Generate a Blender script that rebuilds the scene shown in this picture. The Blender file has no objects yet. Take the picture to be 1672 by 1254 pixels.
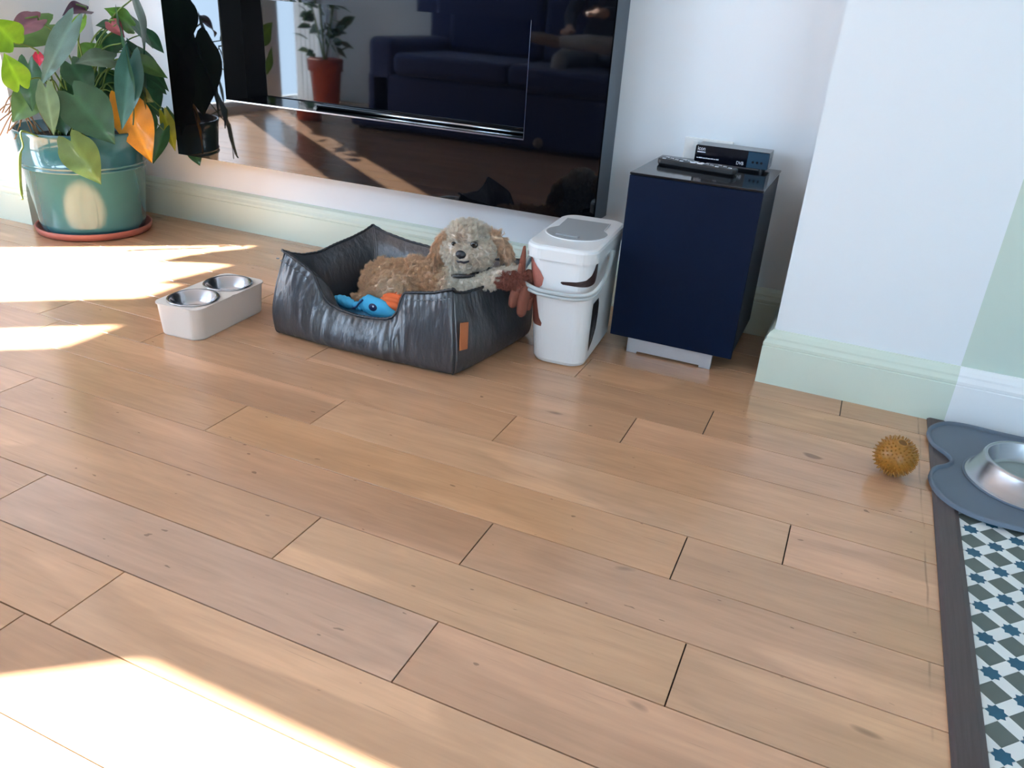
import bpy, math, random
import numpy as np
from mathutils import Vector, Matrix

# ------------------------------------------------------------------ camera, sky, sun, exposure
SC = bpy.context.scene
COL = SC.collection
rng = np.random.default_rng(7)
random.seed(7)

CAM_YAW, CAM_PITCH, CAM_ROLL, CAM_F, CAM_H = -0.39014, 0.445445, 0.069508, 1297.187, 0.95
cam_d = bpy.data.cameras.new('camera')
cam_d.sensor_width = 36.0
cam_d.lens = CAM_F / 1672.0 * 36.0
cam_d.clip_start = 0.02
cam = bpy.data.objects.new('camera', cam_d)
COL.objects.link(cam)
_f = Vector((math.sin(CAM_YAW) * math.cos(CAM_PITCH), math.cos(CAM_YAW) * math.cos(CAM_PITCH), -math.sin(CAM_PITCH)))
_r = Vector((math.cos(CAM_YAW), -math.sin(CAM_YAW), 0))
_u = _r.cross(_f)
_c, _s = math.cos(CAM_ROLL), math.sin(CAM_ROLL)
_R = _c * _r + _s * _u
_U = -_s * _r + _c * _u
cam.matrix_world = Matrix(((_R.x, _U.x, -_f.x, 0), (_R.y, _U.y, -_f.y, 0), (_R.z, _U.z, -_f.z, CAM_H), (0, 0, 0, 1)))
SC.camera = cam

world = bpy.data.worlds.new('sky')
SC.world = world
world.use_nodes = True
_bg = world.node_tree.nodes['Background']
_bg.inputs['Color'].default_value = (0.525, 0.715, 0.94, 1)
_bg.inputs['Strength'].default_value = 13.0

SUN_EL = math.radians(31.0)
SUN_DIR = Vector((0.783 * math.cos(SUN_EL), 0.622 * math.cos(SUN_EL), -math.sin(SUN_EL)))
sun_d = bpy.data.lights.new('sun', 'SUN')
sun_d.energy = 62.0
sun_d.angle = math.radians(0.55)
sun_d.color = (1.0, 0.96, 0.90)
sun = bpy.data.objects.new('sun', sun_d)
sun.rotation_euler = SUN_DIR.to_track_quat('-Z', 'Y').to_euler()
sun.location = (-6, -5, 5)
COL.objects.link(sun)


def portal(name, loc, rot, sx, sy):
    d = bpy.data.lights.new(name, 'AREA')
    d.shape = 'RECTANGLE'
    d.size, d.size_y = sx, sy
    d.cycles.is_portal = True
    o = bpy.data.objects.new(name, d)
    o.location = loc
    o.rotation_euler = rot
    COL.objects.link(o)


# window openings: (along-wall range, z range)
LWIN = [((-0.445, 0.406), (0.06, 2.16)), ((-1.30, -0.678), (0.06, 2.26))]          # left wall, X = -4.8
BWIN = [((-3.69, -1.75), (1.72, 2.177))]
KWIN = [((1.5, 3.0), (1.0, 2.15))]                                                    # far end of the tiled room, Y = -4.4                # wall behind the camera, Y = -1.53
for (a, b), (z0, z1) in LWIN:
    portal('sky_portal', (-4.85, (a + b) / 2, (z0 + z1) / 2), (0, -math.pi / 2, 0), z1 - z0, b - a)
for (a, b), (z0, z1) in BWIN:
    portal('sky_portal', ((a + b) / 2, -1.58, (z0 + z1) / 2), (math.pi / 2, 0, 0), b - a, z1 - z0)

for (a, b), (z0, z1) in KWIN:
    portal('sky_portal', ((a + b) / 2, -4.45, (z0 + z1) / 2), (math.pi / 2, 0, 0), b - a, z1 - z0)

SC.view_settings.view_transform = 'Standard'
SC.view_settings.look = 'None'
SC.view_settings.gamma = 1.0
SC.view_settings.use_curve_mapping = False
SC.view_settings.exposure = 0.42
SC.cycles.max_bounces = 10
SC.cycles.diffuse_bounces = 6
SC.cycles.sample_clamp_indirect = 8.0
SC.cycles.caustics_reflective = False
SC.cycles.caustics_refractive = False


# ------------------------------------------------------------------ materials
def lin(c):
    return tuple(((x / 255) / 12.92 if x / 255 <= 0.04045 else ((x / 255 + 0.055) / 1.055) ** 2.4) for x in c) + (1.0,)


MATS = {}


def M(name, col, rough=0.5, metal=0.0, spec=0.5, coat=0.0, noise=None, bump=None, sheen=0.0, stretch=(1, 1, 1), coat_rough=0.05):
    m = bpy.data.materials.new(name)
    m.use_nodes = True
    nt = m.node_tree
    b = nt.nodes['Principled BSDF']
    b.inputs['Roughness'].default_value = rough
    b.inputs['Metallic'].default_value = metal
    b.inputs['Specular IOR Level'].default_value = spec
    b.inputs['Coat Weight'].default_value = coat
    b.inputs['Coat Roughness'].default_value = coat_rough
    b.inputs['Sheen Weight'].default_value = sheen
    c = lin(col)
    tc = nt.nodes.new('ShaderNodeTexCoord')
    mp = nt.nodes.new('ShaderNodeMapping')
    mp.inputs['Scale'].default_value = stretch
    nt.links.new(tc.outputs['Object'], mp.inputs['Vector'])
    ns, na = noise or (6.0, 0.05)
    n = nt.nodes.new('ShaderNodeTexNoise')
    n.inputs['Scale'].default_value = ns
    n.inputs['Detail'].default_value = 4
    nt.links.new(mp.outputs[0], n.inputs['Vector'])
    mx = nt.nodes.new('ShaderNodeMix')
    mx.data_type = 'RGBA'
    mx.inputs[6].default_value = tuple(x * (1 - na) for x in c[:3]) + (1,)
    mx.inputs[7].default_value = tuple(min(1, x * (1 + na)) for x in c[:3]) + (1,)
    nt.links.new(n.outputs['Fac'], mx.inputs[0])
    nt.links.new(mx.outputs[2], b.inputs['Base Color'])
    if bump:
        n2 = nt.nodes.new('ShaderNodeTexNoise')
        n2.inputs['Scale'].default_value = bump[0]
        n2.inputs['Detail'].default_value = 5
        nt.links.new(mp.outputs[0], n2.inputs['Vector'])
        bp = nt.nodes.new('ShaderNodeBump')
        bp.inputs['Strength'].default_value = bump[1]
        bp.inputs['Distance'].default_value = bump[2] if len(bump) > 2 else 0.004
        nt.links.new(n2.outputs['Fac'], bp.inputs['Height'])
        nt.links.new(bp.outputs[0], b.inputs['Normal'])
    MATS[name] = m
    return m


def attr_mat(name, rough=0.6, spec=0.4, trans=0.0, sheen=0.0, coat=0.0, bump=None):
    m = bpy.data.materials.new(name)
    m.use_nodes = True
    nt = m.node_tree
    b = nt.nodes['Principled BSDF']
    a = nt.nodes.new('ShaderNodeAttribute')
    a.attribute_name = 'Col'
    n = nt.nodes.new('ShaderNodeTexNoise')
    n.inputs['Scale'].default_value = 60
    n.inputs['Detail'].default_value = 3
    mr = nt.nodes.new('ShaderNodeMapRange')
    mr.inputs['To Min'].default_value = 0.82
    mr.inputs['To Max'].default_value = 1.18
    nt.links.new(n.outputs['Fac'], mr.inputs['Value'])
    vm = nt.nodes.new('ShaderNodeVectorMath')
    vm.operation = 'SCALE'
    nt.links.new(a.outputs['Color'], vm.inputs[0])
    nt.links.new(mr.outputs[0], vm.inputs['Scale'])
    nt.links.new(vm.outputs[0], b.inputs['Base Color'])
    b.inputs['Roughness'].default_value = rough
    b.inputs['Specular IOR Level'].default_value = spec
    b.inputs['Sheen Weight'].default_value = sheen
    b.inputs['Coat Weight'].default_value = coat
    if trans > 0:
        out = nt.nodes['Material Output']
        t = nt.nodes.new('ShaderNodeBsdfTranslucent')
        nt.links.new(vm.outputs[0], t.inputs['Color'])
        ms = nt.nodes.new('ShaderNodeMixShader')
        ms.inputs[0].default_value = trans
        nt.links.new(b.outputs[0], ms.inputs[1])
        nt.links.new(t.outputs[0], ms.inputs[2])
        nt.links.new(ms.outputs[0], out.inputs['Surface'])
    MATS[name] = m
    return m


M('white_wall', (220, 229, 234), 0.75, noise=(3, 0.015), bump=(180, 0.05, 0.001))
M('sage_wall', (190, 208, 198), 0.75, noise=(3, 0.015), bump=(180, 0.05, 0.001))
M('sage_paint', (202, 216, 203), 0.42, noise=(5, 0.03))
M('white_paint', (228, 234, 236), 0.4, noise=(5, 0.02))
M('ceiling_paint', (235, 235, 233), 0.8)
M('subfloor', (34, 20, 12), 0.9)
M('threshold_wood', (76, 64, 64), 0.42, noise=(7, 0.35), stretch=(30, 1, 1), bump=(20, 0.25, 0.002))
M('tile_white', (226, 232, 232), 0.35, noise=(9, 0.05))
M('tile_grey', (90, 101, 98), 0.4, noise=(22, 0.14))
M('tile_blue', (24, 84, 112), 0.35, noise=(30, 0.18))
M('grout', (198, 204, 202), 0.8)
M('black_glass', (7, 8, 12), 0.03, spec=0.62, noise=(3, 0.1))
M('black_metal', (20, 24, 32), 0.45, noise=(5, 0.1))
M('side_metal', (74, 86, 98), 0.4, metal=0.35)
M('chrome', (190, 198, 205), 0.18, metal=1.0)
M('sub_front', (4, 20, 44), 0.48, spec=0.12, noise=(30, 0.12))
M('sub_side', (26, 38, 50), 0.5, noise=(30, 0.1), bump=(260, 0.08, 0.001))
M('sub_top', (16, 19, 26), 0.09, spec=0.7, noise=(30, 0.2))
M('silver', (196, 202, 210), 0.4, metal=0.55, noise=(40, 0.04))
M('box_grey', (140, 148, 152), 0.45, metal=0.3)
M('box_front', (12, 14, 24), 0.12, spec=0.6)
M('box_window', (34, 66, 88), 0.15, spec=0.6)
M('print_white', (222, 226, 234), 0.6)
M('black_plastic', (18, 19, 22), 0.42, noise=(60, 0.2))
M('key_grey', (82, 88, 94), 0.5)
M('key_white', (226, 230, 236), 0.5)
M('socket_white', (226, 230, 228), 0.35)
M('bin_white', (224, 230, 232), 0.34, noise=(4, 0.015))
M('bin_grey', (150, 158, 162), 0.42, noise=(6, 0.03))
M('handle_grey', (172, 182, 184), 0.35, noise=(6, 0.03))
M('print_brown', (128, 78, 66), 0.4, noise=(35, 0.35))
M('print_pink', (176, 112, 100), 0.4, noise=(60, 0.2))
M('print_dark', (52, 32, 30), 0.4, noise=(50, 0.4))
M('print_black', (26, 24, 24), 0.4, noise=(20, 0.3))
M('leather', (50, 54, 60), 0.33, spec=0.9, noise=(14, 0.14), bump=(22, 0.5, 0.01), stretch=(2.0, 2.0, 0.8))
M('piping', (34, 37, 43), 0.42, spec=0.55, bump=(90, 0.6, 0.004))
M('thread', (108, 116, 124), 0.6)
M('tan_leather', (176, 106, 66), 0.55, noise=(40, 0.1), bump=(300, 0.3, 0.001))
M('blue_blanket', (70, 128, 160), 0.9, noise=(16, 0.5), bump=(120, 0.5, 0.003))
M('toy_blue', (66, 174, 222), 0.75, noise=(20, 0.08), bump=(160, 0.4, 0.002))
M('toy_blue_dark', (28, 60, 110), 0.75)
M('toy_navy', (24, 36, 82), 0.5)
M('toy_orange', (222, 108, 58), 0.8, noise=(30, 0.12), bump=(200, 0.5, 0.002))
M('stand_cream', (220, 214, 206), 0.45, noise=(8, 0.02))
M('steel', (184, 188, 194), 0.2, metal=1.0, noise=(50, 0.04))
M('brushed_steel', (178, 182, 188), 0.27, metal=1.0, noise=(5, 0.1), stretch=(1, 1, 14))
M('mat_grey', (98, 112, 128), 0.62, noise=(20, 0.03), bump=(300, 0.1, 0.001))
M('ball_rubber', (158, 108, 40), 0.4, spec=0.45, noise=(18, 0.18))
M('ball_hole', (104, 70, 24), 0.8)
M('glaze', (52, 104, 114), 0.1, spec=0.6, coat=0.6, noise=(7, 0.16))
M('terracotta', (156, 92, 82), 0.55, noise=(16, 0.1))
M('terracotta_red', (176, 84, 66), 0.7, noise=(16, 0.1))
M('soil', (46, 36, 28), 0.95, noise=(40, 0.5), bump=(40, 1.0, 0.02))
M('root', (150, 120, 84), 0.8, noise=(40, 0.2))
M('stem', (96, 128, 62), 0.55, noise=(30, 0.15))
M('dog_nose', (30, 30, 38), 0.3, noise=(60, 0.2), bump=(220, 0.4, 0.002))
M('dog_eye', (14, 10, 9), 0.05, spec=0.8)
M('dog_mouth', (44, 36, 44), 0.6)
M('collar', (24, 22, 24), 0.5)
M('sofa_navy', (22, 48, 108), 0.6, noise=(30, 0.1), bump=(120, 0.2, 0.003), sheen=0.2)
M('trousers', (176, 178, 182), 0.9, noise=(12, 0.12))
M('shirt', (54, 62, 82), 0.9)
M('skin', (206, 160, 136), 0.55)
M('slipper', (158, 144, 136), 0.95, noise=(60, 0.3))
M('hair', (62, 48, 38), 0.8)
M('curtain', (232, 234, 236), 0.9)
_ct = MATS['curtain'].node_tree
_tr = _ct.nodes.new('ShaderNodeBsdfTranslucent')
_tr.inputs['Color'].default_value = (0.8, 0.82, 0.84, 1)
_ms = _ct.nodes.new('ShaderNodeMixShader')
_ms.inputs[0].default_value = 0.5
_ct.links.new(_ct.nodes['Principled BSDF'].outputs[0], _ms.inputs[1])
_ct.links.new(_tr.outputs[0], _ms.inputs[2])
_ct.links.new(_ms.outputs[0], _ct.nodes['Material Output'].inputs['Surface'])
attr_mat('leaf', 0.34, 0.5, 0.22, coat=0.25)
attr_mat('fur', 0.8, 0.2, 0.55, sheen=0.2)
attr_mat('skin_fur', 0.9, 0.2)


def wood_material():
    m = bpy.data.materials.new('maple_plank')
    m.use_nodes = True
    nt = m.node_tree
    N, L = nt.nodes, nt.links
    b = N['Principled BSDF']
    geo = N.new('ShaderNodeNewGeometry')
    oi = N.new('ShaderNodeObjectInfo')
    off = N.new('ShaderNodeVectorMath')
    off.operation = 'MULTIPLY_ADD'
    off.inputs[1].default_value = (1, 1, 1)
    rnd = N.new('ShaderNodeCombineXYZ')
    mul = N.new('ShaderNodeMath')
    mul.operation = 'MULTIPLY'
    mul.inputs[1].default_value = 57.0
    L.new(oi.outputs['Random'], mul.inputs[0])
    for i in range(3):
        L.new(mul.outputs[0], rnd.inputs[i])
    L.new(geo.outputs['Position'], off.inputs[0])
    L.new(rnd.outputs[0], off.inputs[2])

    def noise(scale, stretch, detail=4, dist=0.0):
        mp = N.new('ShaderNodeMapping')
        mp.inputs['Scale'].default_value = stretch
        L.new(off.outputs[0], mp.inputs['Vector'])
        n = N.new('ShaderNodeTexNoise')
        n.inputs['Scale'].default_value = scale
        n.inputs['Detail'].default_value = detail
        n.inputs['Distortion'].default_value = dist
        L.new(mp.outputs[0], n.inputs['Vector'])
        return n.outputs['Fac']

    def rng_(v, a0, a1, b0, b1):
        r = N.new('ShaderNodeMapRange')
        r.inputs['From Min'].default_value = a0
        r.inputs['From Max'].default_value = a1
        r.inputs['To Min'].default_value = b0
        r.inputs['To Max'].default_value = b1
        L.new(v, r.inputs['Value'])
        return r.outputs[0]

    def mul_(a, c):
        k = N.new('ShaderNodeMath')
        k.operation = 'MULTIPLY'
        L.new(a, k.inputs[0])
        L.new(c, k.inputs[1])
        return k.outputs[0]
    grain = rng_(noise(7, (1.0, 16, 1), 6), 0.3, 0.7, 0.94, 1.04)
    blotch = rng_(noise(1.5, (1.0, 4.0, 1), 3, 0.6), 0.3, 0.7, 0.87, 1.07)
    figure = rng_(noise(3.0, (1.0, 5.0, 1), 2, 2.0), 0.3, 0.7, 0.93, 1.05)
    streak = rng_(noise(9.0, (0.7, 22, 1), 2), 0.66, 0.78, 1.0, 0.80)
    knot = rng_(noise(7.0, (1.0, 2.2, 1), 1), 0.775, 0.82, 1.0, 0.55)
    speck = rng_(noise(46.0, (0.7, 1.6, 1), 1), 0.775, 0.80, 1.0, 0.55)
    sap = rng_(noise(1.0, (1.0, 5.0, 1), 1, 0.4), 0.57, 0.605, 1.0, 1.17)
    v = mul_(mul_(mul_(mul_(grain, sap), blotch), mul_(figure, streak)), mul_(knot, speck))
    # worn dark scuff line running along the doorway edge
    sep = N.new('ShaderNodeSeparateXYZ')
    L.new(geo.outputs['Position'], sep.inputs[0])
    wob = rng_(noise(5, (1, 1, 1), 3), 0.3, 0.7, -0.003, 0.003)
    ax = N.new('ShaderNodeMath')
    L.new(sep.outputs[0], ax.inputs[0])
    L.new(wob, ax.inputs[1])
    d1 = N.new('ShaderNodeMath')
    d1.operation = 'SUBTRACT'
    L.new(ax.outputs[0], d1.inputs[0])
    d1.inputs[1].default_value = 0.287
    ab = N.new('ShaderNodeMath')
    ab.operation = 'ABSOLUTE'
    L.new(d1.outputs[0], ab.inputs[0])
    line = rng_(ab.outputs[0], 0.0, 0.003, 0.62, 1.0)
    patchy = rng_(noise(8, (1, 1, 1), 2), 0.42, 0.6, 0.0, 1.0)
    mixl = N.new('ShaderNodeMix')
    L.new(patchy, mixl.inputs[0])
    mixl.inputs[2].default_value = 1.0
    L.new(line, mixl.inputs[3])
    v = mul_(v, mixl.outputs[0])
    hs = N.new('ShaderNodeVectorMath')
    hs.operation = 'SCALE'
    L.new(oi.outputs['Color'], hs.inputs[0])
    L.new(v, hs.inputs['Scale'])
    # darker parts lean redder / greyer like sapwood and heartwood
    gm = N.new('ShaderNodeGamma')
    L.new(hs.outputs[0], gm.inputs[0])
    gm.inputs[1].default_value = 1.0
    L.new(gm.outputs[0], b.inputs['Base Color'])
    b.inputs['Roughness'].default_value = 0.24
    b.inputs['Coat Weight'].default_value = 0.4
    b.inputs['Coat Roughness'].default_value = 0.13
    b.inputs['Specular IOR Level'].default_value = 0.5
    bp = N.new('ShaderNodeBump')
    bp.inputs['Strength'].default_value = 0.025
    bp.inputs['Distance'].default_value = 0.002
    L.new(noise(4, (1, 3, 1), 3), bp.inputs['Height'])
    L.new(bp.outputs[0], b.inputs['Normal'])
    MATS['plank'] = m


wood_material()

# ------------------------------------------------------------------ helpers
ORG = {}


def thing(name, label, cat, loc=(0, 0, 0), group=None):
    o = bpy.data.objects.new(name, None)
    o.empty_display_size = 0.05
    COL.objects.link(o)
    o.location = loc
    o['label'] = label
    o['category'] = cat
    if group:
        o['group'] = group
    ORG[o.name] = Vector(loc)
    return o


def obj(name, vf, mat, parent=None, origin=None, smooth=False, label=None, cat=None, kind=None, group=None, bevel=0.0, bseg=2, colors=None, subdiv=0, auto=None):
    v, f = vf
    v = np.asarray(v, float).reshape(-1, 3)
    og = ORG[parent.name] if parent is not None else Vector(origin or (0, 0, 0))
    me = bpy.data.meshes.new(name)
    me.from_pydata((v - np.array(og)).tolist(), [], f if isinstance(f, list) else f.tolist())
    me.materials.append(MATS[mat])
    o = bpy.data.objects.new(name, me)
    COL.objects.link(o)
    if parent is not None:
        o.parent = parent
    else:
        o.location = og
    ORG[o.name] = og
    if smooth:
        me.polygons.foreach_set('use_smooth', np.ones(len(me.polygons), bool))
    if colors is not None:
        ca = me.color_attributes.new('Col', 'FLOAT_COLOR', 'POINT')
        c = np.ones((len(v), 4), np.float32)
        c[:, :3] = colors
        ca.data.foreach_set('color', c.ravel())
    if bevel:
        b = o.modifiers.new('bevel', 'BEVEL')
        b.width = bevel
        b.segments = bseg
        b.limit_method = 'ANGLE'
        b.angle_limit = math.radians(35)
        b.harden_normals = False
    if subdiv:
        s = o.modifiers.new('subdiv', 'SUBSURF')
        s.levels = s.render_levels = subdiv
    if label:
        o['label'] = label
    if cat:
        o['category'] = cat
    if kind:
        o['kind'] = kind
    if group:
        o['group'] = group
    return o


def box(x0, x1, y0, y1, z0, z1):
    v = [(x0, y0, z0), (x1, y0, z0), (x1, y1, z0), (x0, y1, z0), (x0, y0, z1), (x1, y0, z1), (x1, y1, z1), (x0, y1, z1)]
    f = [(0, 3, 2, 1), (4, 5, 6, 7), (0, 1, 5, 4), (1, 2, 6, 5), (2, 3, 7, 6), (3, 0, 4, 7)]
    return v, f


def join(*parts):
    V, F = [], []
    for v, f in parts:
        n = len(V)
        V += [tuple(p) for p in v]
        F += [tuple(i + n for i in q) for q in f]
    return V, F


def xf(vf, mat):
    v, f = vf
    return [tuple(mat @ Vector(p)) for p in v], f


def rotz(vf, ang, c):
    return xf(vf, Matrix.Translation(c) @ Matrix.Rotation(ang, 4, 'Z') @ Matrix.Translation(-Vector(c)))


def loft(rings, closed=True, cap0=True, cap1=True):
    n = len(rings[0])
    V = [tuple(p) for r in rings for p in r]
    F = []
    for i in range(len(rings) - 1):
        for j in range(n if closed else n - 1):
            a, b = i * n + j, i * n + (j + 1) % n
            F.append((a, b, b + n, a + n))
    if cap0:
        F.append(tuple(range(n - 1, -1, -1)))
    if cap1:
        F.append(tuple((len(rings) - 1) * n + j for j in range(n)))
    return V, F


def lathe(profile, c, n=48, cap0=True, cap1=True):
    rings = [[(c[0] + r * math.cos(2 * math.pi * k / n), c[1] + r * math.sin(2 * math.pi * k / n), c[2] + z) for k in range(n)] for r, z in profile]
    return loft(rings, True, cap0, cap1)


def tube(path, rad, n=8, caps=True, flat=None):
    P = [Vector(p) for p in path]
    if not hasattr(rad, '__len__'):
        rad = [rad] * len(P)
    rings = []
    up = None
    for i, p in enumerate(P):
        t = (P[min(i + 1, len(P) - 1)] - P[max(i - 1, 0)]).normalized()
        if up is None:
            up = Vector((0, 0, 1)) if abs(t.z) < 0.9 else Vector((1, 0, 0))
        a = t.cross(up).normalized()
        bb = a.cross(t).normalized()
        up = bb
        fx, fy = flat or (1, 1)
        rings.append([tuple(p + a * (math.cos(2 * math.pi * k / n) * rad[i] * fx) + bb * (math.sin(2 * math.pi * k / n) * rad[i] * fy)) for k in range(n)])
    return loft(rings, True, caps, caps)


def catmull(pts, m=8, closed=False):
    P = [Vector(p) for p in pts]
    out = []
    n = len(P)
    for i in range(n if closed else n - 1):
        p1, p2 = P[i], P[(i + 1) % n]
        p0 = P[(i - 1) % n] if closed or i > 0 else p1
        p3 = P[(i + 2) % n] if closed or i + 2 < n else p2
        for k in range(m):
            t = k / m
            out.append(0.5 * ((2 * p1) + (p2 - p0) * t + (2 * p0 - 5 * p1 + 4 * p2 - p3) * t * t + (3 * p1 - p0 - 3 * p2 + p3) * t ** 3))
    if not closed:
        out.append(P[-1])
    return out


def rrect(hx, hy, r, z, cx=0, cy=0, n=8):
    pts = []
    for (sx, sy, a0) in ((1, -1, -90), (1, 1, 0), (-1, 1, 90), (-1, -1, 180)):
        for k in range(n + 1):
            a = math.radians(a0 + 90 * k / n)
            pts.append((cx + sx * (hx - r) + r * math.cos(a), cy + sy * (hy - r) + r * math.sin(a), z))
    return pts


def extrude_poly(pts, z0, z1, inset=0.0):
    n = len(pts)
    rings = [[(p[0], p[1], z0) for p in pts], [(p[0], p[1], z1) for p in pts]]
    return loft(rings)


def ellipsoid(c, r, rot=None, nu=20, nv=12):
    V, F = [], []
    R = rot or Matrix.Identity(3)
    for i in range(nv + 1):
        th = math.pi * i / nv
        for j in range(nu):
            ph = 2 * math.pi * j / nu
            p = Vector((r[0] * math.sin(th) * math.cos(ph), r[1] * math.sin(th) * math.sin(ph), r[2] * math.cos(th)))
            V.append(tuple(Vector(c) + R @ p))
    for i in range(nv):
        for j in range(nu):
            a, b = i * nu + j, i * nu + (j + 1) % nu
            F.append((a, a + nu, b + nu, b))
    return V, F


def capsule(p0, r0, p1, r1, n=14, flat=(1, 1)):
    p0, p1 = Vector(p0), Vector(p1)
    t = (p1 - p0).normalized()
    path, rad = [], []
    for k in range(6):
        a = math.pi / 2 * k / 6
        path.append(p0 - t * r0 * math.cos(a))
        rad.append(max(r0 * math.sin(a), r0 * 0.03))
    for k in range(5):
        s = k / 4
        path.append(p0.lerp(p1, s))
        rad.append(r0 + (r1 - r0) * s)
    for k in range(5, -1, -1):
        a = math.pi / 2 * k / 6
        path.append(p1 + t * r1 * math.cos(a))
        rad.append(max(r1 * math.sin(a), r1 * 0.03))
    return tube(path, rad, n, True, flat)


def chain(pts, flat=(1, 1)):
    return [capsule(pts[i][:3], pts[i][3], pts[i + 1][:3], pts[i + 1][3], flat=flat) for i in range(len(pts) - 1)]


def blob(parts, voxel=0.006, smooth_it=6):
    """union of overlapping closed shapes, remeshed into one continuous skin"""
    v, f = join(*parts)
    me = bpy.data.meshes.new('tmp')
    me.from_pydata(v, [], f)
    o = bpy.data.objects.new('tmp', me)
    COL.objects.link(o)
    r = o.modifiers.new('r', 'REMESH')
    r.mode = 'VOXEL'
    r.voxel_size = voxel
    s = o.modifiers.new('s', 'SMOOTH')
    s.factor = 0.5
    s.iterations = smooth_it
    dg = bpy.context.evaluated_depsgraph_get()
    ev = o.evaluated_get(dg)
    m2 = ev.to_mesh()
    V = np.empty(len(m2.vertices) * 3)
    m2.vertices.foreach_get('co', V)
    F = [tuple(p.vertices) for p in m2.polygons]
    ev.to_mesh_clear()
    bpy.data.objects.remove(o)
    bpy.data.meshes.remove(me)
    return V.reshape(-1, 3), F


def text(name, body, size, loc, rot, mat, parent, extrude=0.0003, scale=(1, 1, 1)):
    c = bpy.data.curves.new(name, 'FONT')
    c.body = body
    c.size = size
    c.extrude = extrude
    c.materials.append(MATS[mat])
    tmp = bpy.data.objects.new('tmp_text', c)
    COL.objects.link(tmp)
    me = bpy.data.meshes.new_from_object(tmp.evaluated_get(bpy.context.evaluated_depsgraph_get()))
    bpy.data.objects.remove(tmp)
    o = bpy.data.objects.new(name, me)
    COL.objects.link(o)
    o.parent = parent
    o.location = Vector(loc) - ORG[parent.name]
    o.rotation_euler = rot
    o.scale = scale
    return o


def struct(name, vf, mat, **k):
    return obj(name, vf, mat, kind='structure', **k)


# ------------------------------------------------------------------ room shell
YB, YPR, YPL = 2.64, 2.257, 2.205          # alcove wall, right pier face, left pier face
XPL, XPR, XPAINT = -3.11, -0.13, 0.35
ZC = 2.45


def wall_x(y0, y1, x0, x1, wins):
    """wall running along X with openings"""
    P, x = [], x0
    for (a, b), (z0, z1) in sorted(wins):
        P.append(box(x, a, y0, y1, 0, ZC))
        if z0 > 0:
            P.append(box(a, b, y0, y1, 0, z0))
        P.append(box(a, b, y0, y1, z1, ZC))
        x = b
    P.append(box(x, x1, y0, y1, 0, ZC))
    return join(*P)


struct('wall_back', box(XPL, XPR, YB, YB + 0.1, 0, ZC), 'white_wall')
struct('wall_right', join(box(XPR, XPAINT, YPR, YB + 0.1, 0, ZC)), 'white_wall')
struct('wall_right_sage', box(XPAINT, 3.2, YPR, YB + 0.1, 0, ZC), 'sage_wall')
struct('wall_left_pier', box(-4.8, XPL, YPL, YB + 0.1, 0, ZC), 'white_wall')
wl = wall_x(4.8, 4.9, -1.63, YPL, LWIN)
struct('wall_left', ([(-y, x, z) for x, y, z in wl[0]], [tuple(reversed(q)) for q in wl[1]]), 'white_wall')
struct('wall_front', wall_x(-1.63, -1.53, -4.9, 0.45, BWIN), 'white_wall')
struct('wall_kitchen', box(3.2, 3.3, -4.5, YB + 0.1, 0, ZC), 'white_wall')
struct('wall_kitchen_front', wall_x(-4.5, -4.4, 0.35, 3.2, KWIN), 'white_wall')
struct('wall_kitchen_left', box(0.35, 0.45, -4.4, -1.63, 0, ZC), 'white_wall')
struct('ceiling', box(-4.9, 3.3, -1.63, YB + 0.1, ZC, ZC + 0.1), 'ceiling_paint')
struct('ceiling_kitchen', box(0.35, 3.3, -4.5, -1.63, ZC, ZC + 0.1), 'ceiling_paint')

# skirting boards: one profile swept along the wall line with mitred corners
PROF = [(0.0, 0.0), (0.023, 0.0), (0.023, 0.112), (0.0205, 0.1145), (0.0225, 0.117), (0.0225, 0.125), (0.019, 0.131), (0.0165, 0.136), (0.0165, 0.142), (0.012, 0.152), (0.006, 0.158), (0.004, 0.161), (0.0, 0.161)]


def skirting(path):
    n = len(path)
    dirs = [Vector((path[i + 1][0] - path[i][0], path[i + 1][1] - path[i][1])).normalized() for i in range(n - 1)]
    nr = [Vector((d.y, -d.x)) for d in dirs]
    rings = []
    for i in range(n):
        if i == 0:
            m = nr[0]
        elif i == n - 1:
            m = nr[-1]
        else:
            m = nr[i - 1] + nr[i]
            m = m / m.dot(nr[i])
        rings.append([(path[i][0] + m.x * d, path[i][1] + m.y * d, z) for d, z in PROF])
    return loft(rings, True, True, True)


struct('baseboard_back', skirting([(-4.8, YPL), (XPL, YPL), (XPL, YB), (XPR, YB), (XPR, YPR), (XPAINT, YPR)]), 'sage_paint')
struct('baseboard_right', skirting([(XPAINT, YPR), (3.2, YPR)]), 'white_paint')
struct('baseboard_left', skirting([(-4.8, 0.45), (-4.8, YPL)]), 'sage_paint')

# window frames (off camera, seen only as light and reflections)
for i, ((a, b), (z0, z1)) in enumerate(LWIN):
    t = 0.03
    struct('window_%d' % (i + 1), join(box(-4.86, -4.82, a, a + 0.01, z0, z1), box(-4.86, -4.82, b - 0.01, b, z0, z1), box(-4.86, -4.82, a, b, z0, z0 + t)), 'white_paint')
for i, ((a, b), (z0, z1)) in enumerate(BWIN):
    t = 0.05
    struct('window_%d' % (i + 3), join(box(a, a + 0.02, -1.6, -1.55, z0, z1), box(b - t, b, -1.6, -1.55, z0, z1), box(a, b, -1.6, -1.55, z0, z0 + t),
                                      box(b - 0.25, b - 0.19, -1.6, -1.55, z0, z1)), 'white_paint')
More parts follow.
